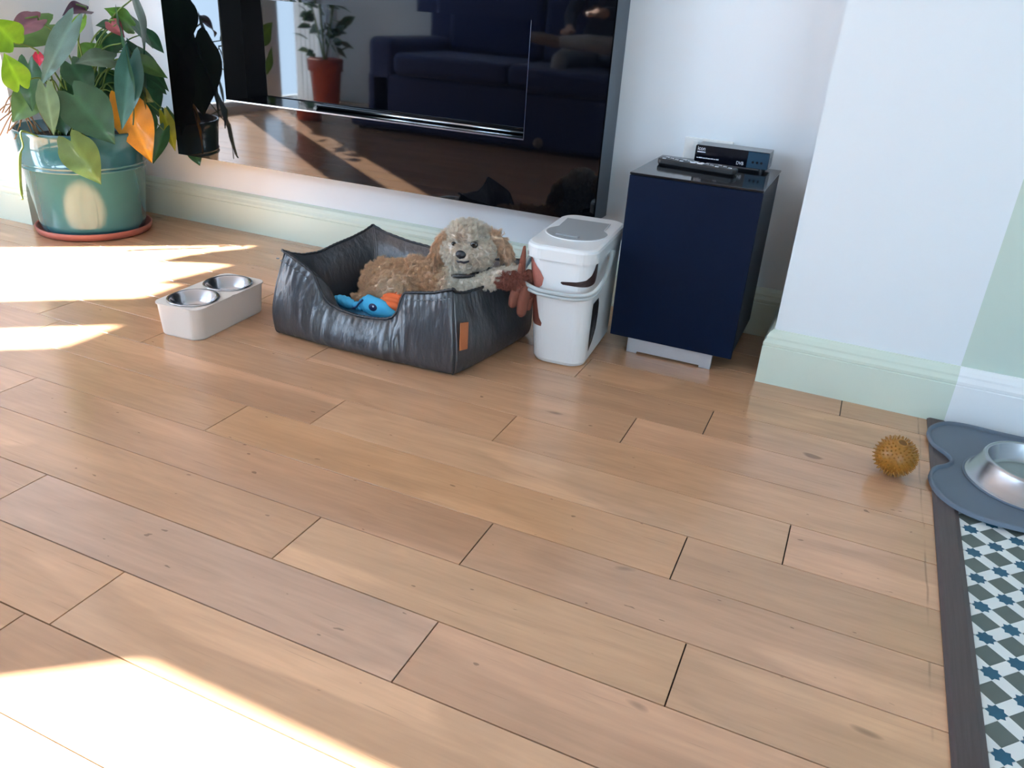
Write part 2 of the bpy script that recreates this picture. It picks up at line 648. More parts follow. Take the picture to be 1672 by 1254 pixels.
# unseen sun blocker added over the left window: its scalloped lower edge shapes the tips of the sun streaks
vp = [(0.50, 1.985), (0.406, 1.985), (0.37, 1.98), (0.32, 1.93), (0.25, 1.895), (0.16, 1.875), (0.148, 1.93), (0.125, 2.0), (0.09, 2.06), (0.03, 2.05), (-0.06, 2.035), (-0.13, 2.02), (-0.165, 2.015), (-0.175, 2.06), (-0.19, 2.09), (-0.47, 2.10)]
nv = len(vp)
V = [(-4.78, y, z) for y, z in vp] + [(-4.78, y, 2.25) for y, z in vp] + [(-4.772, y, z) for y, z in vp] + [(-4.772, y, 2.25) for y, z in vp]
F = []
for i in range(nv - 1):
    F += [(i, i + 1, i + 1 + nv, i + nv), (i + 2 * nv, i + 3 * nv, i + 1 + 3 * nv, i + 1 + 2 * nv), (i, i + 2 * nv, i + 1 + 2 * nv, i + 1), (i + nv, i + 1 + nv, i + 1 + 3 * nv, i + 3 * nv)]
F += [(0, nv, 3 * nv, 2 * nv), (nv - 1, 3 * nv - 1, 4 * nv - 1, 2 * nv - 1)]
obj('sun_blocker', (V, F), 'curtain', label='unseen scalloped sun blocker added across the top of the garden window', cat='curtain')
cp = []
for k in range(41):
    y = -1.33 + 0.49 * k / 40
    cp.append((-4.745 + 0.022 * math.sin(k * 1.25), y))
V = [(x, y, 0.03) for x, y in cp] + [(x, y, 2.25) for x, y in cp]
V += [(x - 0.004, y, z) for x, y, z in V]
n = 41
F = []
for i in range(n - 1):
    F += [(i, i + 1, i + 1 + n, i + n), (i + 2 * n, i + 3 * n, i + 1 + 3 * n, i + 1 + 2 * n)]
obj('curtain', (V, F), 'curtain', smooth=True, label='white curtain half drawn across the far garden window', cat='curtain')

# ------------------------------------------------------------------ wooden floor, plank by plank
fl = struct('floor', box(-4.9, 0.335, -1.63, YB + 0.1, -0.05, -0.0045), 'subfloor')
Y0, W = 0.4725, 0.15044
XEND = 0.311
KNOWN = {0: [], 1: [-1.034], 2: [-1.417, -0.4838], 3: [-0.834, -0.092], 4: [-1.833, -0.523], 5: [-1.277, -0.158], 6: [-1.088, 0.0285], 7: [-2.217, -1.798, -0.669],
         8: [-1.328, -0.394], 9: [-0.2216], 10: [-0.621], 11: [-1.45, 0.09], 12: [-2.387, -1.1], 13: [-1.75, -0.5]}
TONE = {(2, -1.417): (184, 150, 126), (2, -0.4838): (196, 156, 126), (1, -1.034): (216, 178, 142), (3, -0.834): (212, 172, 130), (4, -0.523): (196, 158, 128), (3, -1.9): (204, 166, 134),
        (5, -1.277): (208, 162, 118), (6, -1.088): (212, 172, 134), (3, -0.092): (196, 160, 126), (5, -0.158): (196, 158, 124), (6, 0.0285): (198, 156, 126), (8, -0.394): (202, 160, 128), (7, -0.669): (204, 160, 122)}


def plank_mesh(x0, x1, y0, y1):
    g, ch, d = 0.0012, 0.0003, 0.0004
    a = [(x0 + g, y0 + g), (x1 - g, y0 + g), (x1 - g, y1 - g), (x0 + g, y1 - g)]
    t = [(x0 + g + ch, y0 + g + ch), (x1 - g - ch, y0 + g + ch), (x1 - g - ch, y1 - g - ch), (x0 + g + ch, y1 - g - ch)]
    V = [(x, y, -0.004) for x, y in a] + [(x, y, -d) for x, y in a] + [(x, y, 0.0) for x, y in t]
    F = []
    for b in (0, 4):
        for i in range(4):
            F.append((b + i, b + (i + 1) % 4, b + 4 + (i + 1) % 4, b + 4 + i))
    F.append((8, 9, 10, 11))
    return V, F


prng = random.Random(3)
for row in range(-14, 15):
    ya, yb = Y0 + W * row, Y0 + W * (row + 1)
    ya, yb = max(ya, -1.63), min(yb, YB)
    if yb - ya < 0.01:
        continue
    xe = XEND if ya < YPR - 0.02 else XPR + 0.005
    xs = -4.8 if yb < YPL + 0.03 else (-4.8 if ya < YPL - 0.02 else XPL - 0.005)
    J = list(KNOWN.get(row, []))
    if not J:
        J = [prng.uniform(-1.5, -0.2)]
    while J[0] > xs + 0.5:
        J.insert(0, J[0] - prng.uniform(0.75, 1.2))
    while J[-1] < xe - 0.9:
        J.append(J[-1] + prng.uniform(0.75, 1.1))
    J = [j for j in J if xs + 0.12 < j < xe - 0.08]
    J = [xs] + J + [xe]
    for a, b in zip(J[:-1], J[1:]):
        o = obj('plank', plank_mesh(a, b, ya, yb), 'plank', parent=fl)
        base = None
        for (r, x), c in TONE.items():
            if r == row and abs(a - x) < 0.02:
                base = c
        if base is None:
            k = prng.uniform(-1, 1)
            base = (196 + 4 * k, 154 + 5 * k, 119 + 5 * k + prng.uniform(-4, 4))
        if row == 2 and b < -0.4 and a > -2.0:
            base = (188, 152, 126)
        elif base[0] > 192:
            base = (base[0] * 0.5 + 98 - 4, base[1] * 0.5 + 77 - 5, base[2] * 0.5 + 60 - 5)
        o.color = lin(base)

# dark threshold strip at the doorway to the tiled room
tp = [(0.309, -0.004), (0.309, 0.004), (0.316, 0.0075), (0.350, 0.0075), (0.360, 0.003), (0.360, -0.004)]
rings = [[(x, y, z) for x, z in tp] for y in (-1.53, 0.2, 1.5, YPR - 0.0)]
struct('trim_1', loft(rings), 'threshold_wood')

# ------------------------------------------------------------------ patterned tiles
tl = struct('floor_kitchen', box(0.335, 3.2, -4.4, YB + 0.1, -0.06, -0.0045), 'grout')
DX, DY = 0.0443, 0.0456
A45 = math.radians(45.8)
SQ, ND = 0.0390, 0.0246


def local_mesh(name, pts, mat, h=0.003):
    v, f = extrude_poly(pts, 0, h)
    me = bpy.data.meshes.new(name)
    me.from_pydata(v, [], f)
    me.materials.append(MATS[mat])
    return me


def sqpts(w, h):
    return [(-w / 2, -h / 2), (w / 2, -h / 2), (w / 2, h / 2), (-w / 2, h / 2)]


g = 0.0005
M_SQ = local_mesh('grey_tile', sqpts(SQ - g, SQ - g), 'tile_grey')
M_R1 = local_mesh('white_tile', sqpts(SQ - g, ND - g), 'tile_white')
M_ND = local_mesh('white_tile_node', sqpts(ND - g, ND - g), 'tile_white')
sp = []
for k in range(16):
    r = 0.0168 if k % 2 == 0 else 0.0122
    a = math.pi * 2 * k / 16
    sp.append((r * math.cos(a), r * math.sin(a)))
M_ST = local_mesh('star_tile', sp, 'tile_blue')


def place(me, name, x, y, z, ang):
    o = bpy.data.objects.new(name, me)
    COL.objects.link(o)
    o.parent = tl
    o.location = (x, y, z)
    o.rotation_euler = (0, 0, ang)


for i in range(-1, 8):
    for j in range(-12, 24):
        x = 0.381 + DX * i
        y = 1.702 - DY * j
        if (i + j) % 2 or y > 2.24 or y < 0.72:
            continue
        if i >= 0:
            place(M_ND, 'white_tile', x, y, -0.0034, A45)
            place(M_ST, 'star_tile', x, y, -0.0032, A45)
        if y - DY > 0.7 and i >= 0:
            place(M_SQ, 'grey_tile', x, y - DY, -0.0034, A45)
        for sx in (1,):
            place(M_R1, 'white_tile', x + DX / 2, y - DY / 2, -0.0034, -A45)
        place(M_R1, 'white_tile', x + DX / 2, y + DY / 2, -0.0034, A45)

# ------------------------------------------------------------------ wall-mounted black glass panel with glazed recess
PX0, PX1, PZ0, PZ1, PYF = -2.572, -0.779, 0.312, 1.25, 2.505
RX0, RX1, RZ0, RZ1, RYB = -2.296, -1.05, 0.548, 0.908, 2.625
pn = thing('wall_fireplace', 'large black glass wall fireplace hanging above the dog bed', 'fireplace', ((PX0 + PX1) / 2, YB, PZ0))
t = 0.006
obj('front_glass', join(box(PX0, RX0, PYF, PYF + t, PZ0, PZ1), box(RX1, PX1, PYF, PYF + t, PZ0, PZ1), box(RX0, RX1, PYF, PYF + t, PZ0, RZ0), box(RX0, RX1, PYF, PYF + t, RZ1, PZ1)), 'black_glass', pn)
obj('housing', join(box(PX0 + 0.002, RX0 - 0.004, PYF + t, YB, PZ0 + 0.002, PZ1 - 0.002), box(RX1 + 0.004, PX1 - 0.002, PYF + t, YB, PZ0 + 0.002, PZ1 - 0.002),
                    box(RX0 - 0.004, RX1 + 0.004, PYF + t, YB, PZ0 + 0.002, RZ0 - 0.003), box(RX0 - 0.004, RX1 + 0.004, PYF + t, YB, RZ1 + 0.003, PZ1 - 0.002)), 'black_metal', pn)
obj('side_trim', box(PX1 - 0.002, PX1, PYF, YB, PZ0, PZ1), 'side_metal', pn)
obj('recess_glass', box(RX0, RX1, RYB, RYB + 0.004, RZ0, RZ1), 'black_glass', pn)
obj('recess_jamb', box(RX0 - 0.004, RX0, PYF + t, RYB, RZ0, RZ1), 'black_plastic', pn)
obj('recess_jamb', box(RX1, RX1 + 0.004, PYF + t, RYB, RZ0, RZ1), 'black_plastic', pn)
obj('recess_head', box(RX0, RX1, PYF + t, RYB, RZ1, RZ1 + 0.003), 'black_plastic', pn)
obj('recess_sill', box(RX0, RX1, PYF + t, RYB, RZ0 - 0.003, RZ0), 'black_glass', pn)
obj('sill_trim', join(box(RX0, RX1, PYF - 0.001, PYF + t, RZ0 - 0.002, RZ0 + 0.0025), box(RX1 - 0.0008, RX1 + 0.0008, PYF - 0.001, PYF + t, RZ0, RZ1)), 'chrome', pn)
obj('sill_rail', tube([(RX0 + 0.35, RYB - 0.02, RZ0 + 0.006), (RX1, RYB - 0.02, RZ0 + 0.006)], 0.006), 'chrome', pn, smooth=True)

# ------------------------------------------------------------------ subwoofer cabinet
sb = thing('subwoofer', 'dark blue-black boxy subwoofer on silver feet beside the white food bin', 'speaker', (-0.415, 2.41, 0))
SX0, SX1, SY0, SY1, SZ0, SZ1 = -0.602, -0.231, 2.228, 2.596, 0.052, 0.544
obj('cabinet', box(SX0 + 0.003, SX1 - 0.003, SY0 + 0.016, SY1, SZ0 + 0.006, SZ1 - 0.010), 'sub_side', sb, bevel=0.002)
obj('front_panel', box(SX0, SX1, SY0, SY0 + 0.014, SZ0, SZ1 - 0.0075), 'sub_front', sb, bevel=0.002)
obj('top_glass', box(SX0, SX1, SY0, SY1 + 0.002, SZ1 - 0.006, SZ1), 'sub_top', sb, bevel=0.0012)
for y in (2.244, 2.53):
    fp = [(-0.548, 0.0), (-0.516, 0.0), (-0.516, 0.006), (-0.322, 0.006), (-0.322, 0.0), (-0.288, 0.0), (-0.288, 0.058), (-0.548, 0.058)]
    obj('foot_bar', loft([[(x, y, z) for x, z in fp], [(x, y + 0.02, z) for x, z in fp]]), 'silver', sb, bevel=0.001)

# set-top box
stb = thing('set_top_box', 'flat black-fronted digital TV receiver box on top of the subwoofer', 'receiver', (-0.375, 2.54, SZ1))
BX0, BX1, BY0, BY1, BZ0, BZ1 = -0.482, -0.263, 2.505, 2.592, SZ1 + 0.009, SZ1 + 0.058
obj('case', box(BX0 + 0.002, BX1, BY0 + 0.006, BY1, BZ0, BZ1), 'box_grey', stb, bevel=0.0015)
obj('front_panel', xf(loft([[(x, z, 0) for x, z, _ in rrect((BX1 - BX0) / 2, (BZ1 - BZ0) / 2, 0.005, 0, (BX0 + BX1) / 2, (BZ0 + BZ1) / 2)], [(x, z, 0.006) for x, z, _ in rrect((BX1 - BX0) / 2, (BZ1 - BZ0) / 2, 0.005, 0, (BX0 + BX1) / 2, (BZ0 + BZ1) / 2)]]),
                        Matrix(((1, 0, 0, 0), (0, 0, 1, BY0), (0, 1, 0, 0), (0, 0, 0, 1)))), 'box_front', stb)
wn = obj('display_window', box(BX1 - 0.062, BX1 - 0.001, BY0 - 0.0008, BY0 + 0.001, BZ0 + 0.001, BZ1 - 0.002), 'box_window', stb)
for k in range(3):
    obj('button', tube([(BX1 - 0.045 + 0.0125 * k, BY0 - 0.0016, BZ0 + 0.018), (BX1 - 0.045 + 0.0125 * k, BY0, BZ0 + 0.018)], 0.0036, 12), 'box_front', wn)
for x, y in ((BX0 + 0.02, BY0 + 0.015), (BX1 - 0.02, BY0 + 0.015), (BX0 + 0.02, BY1 - 0.015), (BX1 - 0.02, BY1 - 0.015)):
    obj('foot', tube([(x, y, SZ1), (x, y, BZ0)], 0.006, 12), 'black_plastic', stb)
RX90 = (math.pi / 2, 0, 0)
text('logo', 'icon', 0.0165, (BX0 + 0.006, BY0 - 0.0006, BZ1 - 0.015), RX90, 'print_white', stb, scale=(0.85, 1, 1))
obj('logo_underline', box(BX0 + 0.006, BX0 + 0.031, BY0 - 0.0006, BY0, BZ1 - 0.0215, BZ1 - 0.0185), 'print_white', stb)
dash = []
x = BX0 + 0.006
for wdt in (0.006, 0.011, 0.008, 0.004, 0.009, 0.007, 0.006, 0.008):
    dash.append(box(x, x + wdt, BY0 - 0.0006, BY0, BZ0 + 0.0105, BZ0 + 0.013 + 0.0006 * (len(dash) % 2)))
    x += wdt + 0.0012
obj('small_print', join(*dash), 'print_white', stb)
text('logo', 'DVB', 0.012, (BX1 - 0.093, BY0 - 0.0006, BZ0 + 0.006), RX90, 'print_white', stb, scale=(0.95, 1.15, 1))
obj('side_vent', join(*[box(BX1, BX1 + 0.0005, BY0 + 0.02, BY1 - 0.02, BZ0 + 0.016 + 0.006 * k, BZ0 + 0.018 + 0.006 * k) for k in range(3)]), 'key_grey', stb)

# remote control
rc = thing('remote_control', 'long black remote control with white centre keys lying in front of the receiver box', 'remote', (-0.452, 2.415, SZ1))
RA = math.radians(-9)
RC = Vector((-0.452, 2.41, SZ1))


def rem(vf):
    return xf(vf, Matrix.Translation(RC) @ Matrix.Rotation(RA, 4, 'Z'))


obj('body', rem(loft([rrect(0.116, 0.021, 0.012, 0.0), rrect(0.119, 0.0245, 0.014, 0.006), rrect(0.119, 0.0245, 0.014, 0.016), rrect(0.117, 0.022, 0.012, 0.019)])), 'black_plastic', rc, smooth=False, bevel=0.001)
for a in range(12):
    for b in range(4):
        if 5 <= a <= 6:
            continue
        x, y = -0.1 + a * 0.0182, -0.0135 + b * 0.009
        obj('key', rem(box(x - 0.005, x + 0.005, y - 0.0025, y + 0.0025, 0.018, 0.0208)), 'key_grey' if (a + b) % 3 else 'key_white', rc)
for x, y, w in ((-0.012, -0.008, 0.009), (0.01, -0.008, 0.009), (-0.006, 0.004, 0.008), (0.014, 0.004, 0.008)):
    obj('key', rem(ellipsoid((x, y, 0.019), (w, 0.005, 0.003), None, 12, 6)), 'key_white', rc, smooth=True)

# wall socket behind the receiver
sk = thing('wall_socket', 'white double wall socket on the wall behind the receiver box', 'socket', (-0.468, YB, 0.56))
obj('plate', box(-0.545, -0.392, YB - 0.009, YB, 0.518, 0.604), 'socket_white', sk, bevel=0.003)
for x in (-0.51, -0.43):
    obj('rocker', box(x - 0.008, x + 0.008, YB - 0.0125, YB - 0.009, 0.575, 0.595), 'socket_white', sk, bevel=0.001)

# ------------------------------------------------------------------ pet food bin
bn = thing('food_bin', 'white lidded plastic pet food bin with grey handle standing between dog bed and subwoofer', 'bin', (-0.712, 2.2, 0))
BA = math.radians(4.0)
BT = Matrix.Translation((-0.712, 2.2, 0)) @ Matrix.Rotation(BA, 4, 'Z')


def bring(z):
    k = z / 0.325
    hx, hy = 0.079 + 0.0165 * k, 0.176 + 0.018 * k
    cy = 0.005 * k
    return hx, hy, cy


prof = []
for z, ins in ((0.0, 0.012), (0.004, 0.004), (0.014, 0.0), (0.1, 0), (0.2, 0), (0.325, 0)):
    hx, hy, cy = bring(z)
    prof.append(rrect(hx - ins, hy - ins, 0.045, z, -0.012 * z / 0.325, cy, 8))
obj('body', xf(loft(prof), BT), 'bin_white', bn, smooth=False)
bn_body = bpy.data.objects['body.001'] if 'body.001' in bpy.data.objects else None
lid = []
for z, hx, hy, r in ((0.318, 0.1, 0.2, 0.05), (0.318, 0.104, 0.206, 0.054), (0.347, 0.104, 0.206, 0.054), (0.354, 0.101, 0.203, 0.051), (0.357, 0.094, 0.196, 0.045)):
    lid.append(rrect(hx, hy, r, z, -0.014, 0.008, 8))
obj('lid', xf(loft(lid), BT), 'bin_white', bn, bevel=0)
# flap outline in the lid plane (world), narrow at the back, broad and rounded in front
fo = [(-0.812, 2.335), (-0.675, 2.345), (-0.664, 2.25), (-0.640, 2.215), (-0.640, 2.165), (-0.665, 2.118), (-0.715, 2.094), (-0.765, 2.10), (-0.803, 2.135), (-0.815, 2.18), (-0.800, 2.225)]
fo2 = [tuple(p) for p in catmull([(x, y, 0) for x, y in fo[2:]], 5)]
fo2 = [(fo[0][0], fo[0][1], 0), (fo[1][0], fo[1][1], 0)] + fo2
fo2 = fo2[::-1]
fl_o = obj('flap', extrude_poly(fo2, 0.3562, 0.3592), 'bin_grey', bn)
rim_path = [(p[0], p[1], 0.3578) for p in fo2] + [(fo2[0][0], fo2[0][1], 0.3578)]
obj('flap_rim', tube(rim_path, 0.0022, 6), 'bin_white', bn, smooth=True)
obj('flap_tab', xf(box(-0.77, -0.702, 2.122, 2.14, 0.359, 0.3635), Matrix.Identity(4)), 'bin_grey', bn, bevel=0.0015)
hp = catmull([(-0.822, 2.2, 0.302), (-0.832, 2.12, 0.288), (-0.832, 2.05, 0.262), (-0.815, 2.005, 0.24), (-0.765, 1.985, 0.229), (-0.70, 1.982, 0.228), (-0.64, 1.985, 0.232), (-0.603, 2.005, 0.243), (-0.592, 2.06, 0.268), (-0.603, 2.14, 0.293), (-0.618, 2.20, 0.308)], 6)
obj('handle', join(tube([p + Vector((0, 0, 0.006)) for p in hp], 0.0062, 8), tube([p - Vector((0, 0, 0.005)) for p in hp], 0.0052, 8)), 'handle_grey', bn, smooth=True)
for p, s in ((hp[0], -1), (hp[-1], 1)):
    obj('handle_pivot', tube([p - Vector((s * 0.012, 0, 0)), p + Vector((s * 0.006, 0, 0))], 0.014, 16), 'handle_grey', bn)


def bin_patch(name, pts, mat, side, off=0.0008):
    """flat print wrapped on the bin wall; pts are (perimeter position in metres from the front centre, height)"""
    def surf(s, z):
        hx, hy, cy = bring(z)
        r = 0.045
        cx = -0.012 * z / 0.325
        sg = 1 if s >= 0 else -1
        s = abs(s)
        a = hx - r
        q = r * math.pi / 2
        if s < a:
            p, nrm = (cx + sg * s, cy - hy), (0, -1)
        elif s < a + q:
            th = (s - a) / r
            p, nrm = (cx + sg * (a + r * math.sin(th)), cy - hy + r - r * math.cos(th)), (sg * math.sin(th), -math.cos(th))
        else:
            p, nrm = (cx + sg * hx, cy - hy + r + (s - a - q)), (sg, 0)
        return BT @ Vector((p[0] + nrm[0] * off, p[1] + nrm[1] * off, z))
    pts = [tuple(a + (b - a) * k / 6 for a, b in zip(pts[i], pts[i + 1])) for i in range(len(pts) - 1) for k in range(6)] + [pts[-1]]
    V, F = [], []
    for z, sa, sb_ in pts:
        for k in range(9):
            V.append(tuple(surf(sa + (sb_ - sa) * k / 8, z)))
    for i in range(len(pts) - 1):
        for k in range(8):
            a = i * 9 + k
            F.append((a, a + 1, a + 10, a + 9))
    return obj(name, (V, F), mat, bn)


bin_patch('printed_picture', [(0.115, -0.075, -0.048), (0.125, -0.10, -0.046), (0.14, -0.13, -0.055), (0.17, -0.14, -0.061), (0.2, -0.14, -0.066), (0.23, -0.14, -0.068), (0.26, -0.14, -0.072), (0.29, -0.13, -0.08), (0.312, -0.12, -0.088)], 'print_brown', -1)
bin_patch('printed_ear', [(0.228, -0.070, -0.060), (0.24, -0.078, -0.048), (0.262, -0.084, -0.044), (0.28, -0.088, -0.054), (0.3, -0.094, -0.072), (0.314, -0.098, -0.086)], 'print_pink', -1, 0.0014)
bin_patch('printed_picture', [(0.252, 0.012, 0.085), (0.256, 0.005, 0.105), (0.260, 0.008, 0.118), (0.265, 0.05, 0.125), (0.272, 0.078, 0.13), (0.285, 0.096, 0.135), (0.30, 0.106, 0.135), (0.314, 0.114, 0.135)], 'print_dark', 1)
bin_patch('printed_lettering', [(0.04, 0.118, 0.123), (0.06, 0.117, 0.16), (0.09, 0.118, 0.19), (0.13, 0.121, 0.2), (0.17, 0.124, 0.2), (0.19, 0.127, 0.19)], 'print_black', 1)
for s0, z0, z1 in ((0.138, 0.065, 0.11), (0.15, 0.072, 0.13), (0.164, 0.085, 0.14)):
    bin_patch('printed_letter', [(z0, s0, s0 + 0.004), (z1, s0 + 0.004, s0 + 0.0075)], 'bin_grey', 1, 0.0014)

# ------------------------------------------------------------------ dog bed
db = thing('dog_bed', 'black leather dog bed with low scooped front and tan label', 'dog bed', (-1.19, 2.0, 0))
OC = [Vector((-1.527, 1.783, 0)), Vector((-0.914, 1.793, 0)), Vector((-0.856, 2.205, 0)), Vector((-1.462, 2.225, 0))]
IC = [Vector((-1.432, 1.872, 0)), Vector((-0.995, 1.878, 0)), Vector((-0.945, 2.118, 0)), Vector((-1.385, 2.135, 0))]
CS = [(0.16, 0.004), (-0.05, 0.03), (-0.16, 0.13), (-0.20, 0.32), (-0.11, 0.56), (0.06, 0.80), (0.20, 0.955), (0.30, 1.0), (0.40, 0.965), (0.62, 0.86), (0.84, 0.62), (0.95, 0.36), (0.97, 0.12), (0.9, 0.03)]
CSs = [(p.x, p.y) for p in catmull([(a, b, 0) for a, b in CS], 3)]


def interp(xs, ys):
    return lambda s: float(np.interp(s, xs, ys))


H_FRONT = interp([0, .06, .12, .175, .195, .215, .245, .285, .35, .45, .55, .62, .665, .695, .712, .725, .74, .8, .9, 1], [.258, .244, .228, .212, .202, .178, .146, .124, .112, .106, .109, .115, .126, .15, .182, .2, .208, .214, .225, .246])
H_LEFT = interp([0, .08, .2, .35, .42, .55, .75, .9, 1], [.258, .242, .228, .222, .224, .232, .24, .25, .262])
H_BACK = interp([0, .08, .25, .5, .75, .92, 1], [.262, .246, .232, .224, .226, .238, .25])
H_RIGHT = interp([0, .05, .15, .35, .5, .7, .9, 1], [.246, .232, .222, .216, .214, .222, .238, .25])


def bed_wall(name, i, j, hf, ns, ripple):
    rings = []
    seam = []
    for k in range(ns + 1):
        s = k / ns
        O, I = OC[i].lerp(OC[j], s), IC[i].lerp(IC[j], s)
        d = I - O
        puff = min(1.0, (4 * s * (1 - s)) ** 0.35)
        h = hf(s)
        ring = []
        for u, z in CSs:
            uu = u if u > 0.3 else 0.3 + (u - 0.3) * (0.62 + 0.38 * puff)
            rp = ripple(s, z) if u < 0.3 else 0.0
            p = O + d * (uu + 0.12 * (1 - puff) * min(1.0, z / 0.5)) - d.normalized() * rp
            ring.append((p.x, p.y, max(0.002, z * h)))
        rings.append(ring)
        tp_ = O + d * 0.3
        seam.append((tp_.x, tp_.y, h + 0.0015))
    w = obj(name, loft(rings, True, True, True), 'leather', db, smooth=True)
    return w, seam


def rip_front(s, z):
    a = 0.0065 * math.sin(s * 95 + 3 * z) * math.exp(-((s - 0.27) / 0.07) ** 2) * math.sin(math.pi * min(1, z * 1.1))
    b = 0.0065 * math.sin(s * 110 + 2 * z) * math.exp(-((s - 0.68) / 0.06) ** 2) * math.sin(math.pi * min(1, z * 1.1))
    c = 0.002 * math.sin(s * 190) * math.exp(-((z - 0.92) / 0.12) ** 2)
    d = 0.0035 * math.sin(s * 37 + 4 * z + 1.0) * z
    return a + b + c + d


def rip_side(s, z):
    return 0.003 * math.sin(s * 31 + 5 * z) * z + 0.002 * math.sin(s * 160) * math.exp(-((z - 0.92) / 0.1) ** 2)


walls = []
for nm, i, j, hf, ns, rp in (('front_wall', 0, 1, H_FRONT, 150, rip_front), ('right_wall', 1, 2, H_RIGHT, 70, rip_side), ('back_wall', 2, 3, lambda s: H_BACK(1 - s), 80, rip_side), ('left_wall', 3, 0, lambda s: H_LEFT(1 - s), 80, rip_side)):
    w, seam = bed_wall(nm, i, j, hf, ns, rp)
    walls.append(w)
    obj('piping', tube([(x, y, z + 0.0008 * math.sin(k * 1.9)) for k, (x, y, z) in enumerate(seam)], 0.0042, 6), 'piping', w, smooth=True)
# corner seams
for ci, hf in ((0, H_FRONT(0)), (1, H_FRONT(1))):
    d = IC[ci] - OC[ci]
    pth = []
    for u, z in CSs:
        if u <= 0.3:
            uu = 0.3 + (u - 0.3) * 0.62 + (0.12 if z > 0.5 else 0.12 * z / 0.5)
            p = OC[ci] + d * (uu - 0.015)
            pth.append((p.x, p.y, max(0.004, z * hf)))
        if z > 0.96:
            break
    obj('corner_seam', tube(pth, 0.0028, 6), 'piping', db, smooth=True)
for s in [0.745 + 0.023 * k for k in range(11)] + [0.012 + 0.023 * k for k in range(8)]:
    O, I = OC[0].lerp(OC[1], s), IC[0].lerp(IC[1], s)
    p = O + (I - O) * 0.16
    obj('stitch', box(p.x - 0.004, p.x + 0.004, p.y - 0.0035, p.y + 0.001, H_FRONT(s) * 0.925, H_FRONT(s) * 0.925 + 0.0018), 'thread', db)
base_pts = [OC[0].lerp(IC[0], 0.25), OC[1].lerp(IC[1], 0.25), OC[2].lerp(IC[2], 0.25), OC[3].lerp(IC[3], 0.25)]
obj('base', extrude_poly([(p.x, p.y) for p in base_pts], 0.003, 0.03), 'leather', db, bevel=0.004)
# cushion inside, a gently domed pad
nx, ny = 26, 20
V, F = [], []
for a in range(nx + 1):
    for b in range(ny + 1):
        s, q = a / nx, b / ny
        p = IC[0].lerp(IC[1], s).lerp(IC[3].lerp(IC[2], s), q)
        e = min(s, 1 - s, q, 1 - q)
        V.append((p.x, p.y, 0.03 + 0.058 * min(1, e * 8) ** 0.5 + 0.003 * math.sin(s * 19) * math.sin(q * 14)))
for a in range(nx):
    for b in range(ny):
        i = a * (ny + 1) + b
        F.append((i, i + ny + 1, i + ny + 2, i + 1))
obj('cushion', (V, F), 'blue_blanket', db, smooth=True)
tgc = Vector((-0.9005, 1.815, 0))
tdir = (OC[2] - OC[1]).normalized()
tn = Vector((tdir.y, -tdir.x, 0))
tA = OC[1] + tdir * 0.006 + tn * 0.0105
tB = OC[1] + tdir * 0.040 + tn * 0.0135
tg = obj('label_tag', loft([[(tA.x, tA.y, 0.082), (tB.x, tB.y, 0.078), (tB.x, tB.y, 0.158), (tA.x, tA.y, 0.164)],
                            [(tA.x + tn.x * 0.002, tA.y + tn.y * 0.002, 0.082), (tB.x + tn.x * 0.002, tB.y + tn.y * 0.002, 0.078), (tB.x + tn.x * 0.002, tB.y + tn.y * 0.002, 0.158), (tA.x + tn.x * 0.002, tA.y + tn.y * 0.002, 0.164)]]), 'tan_leather', db, bevel=0.0006)

# ------------------------------------------------------------------ fur helper


def tri_sample(V, F, n, rg, mask=None):
    T = []
    for q in F:
        for k in range(1, len(q) - 1):
            T.append((q[0], q[k], q[k + 1]))
    T = np.array(T)
    A, B, C = V[T[:, 0]], V[T[:, 1]], V[T[:, 2]]
    nr = np.cross(B - A, C - A)
    ar = np.linalg.norm(nr, axis=1)
    idx = rg.choice(len(T), n, p=ar / ar.sum())
    u, v = rg.random(n), rg.random(n)
    sw = u + v > 1
    u[sw], v[sw] = 1 - u[sw], 1 - v[sw]
    p = A[idx] + (B[idx] - A[idx]) * u[:, None] + (C[idx] - A[idx]) * v[:, None]
    nn = nr[idx] / np.maximum(ar[idx][:, None], 1e-12)
    return p, nn


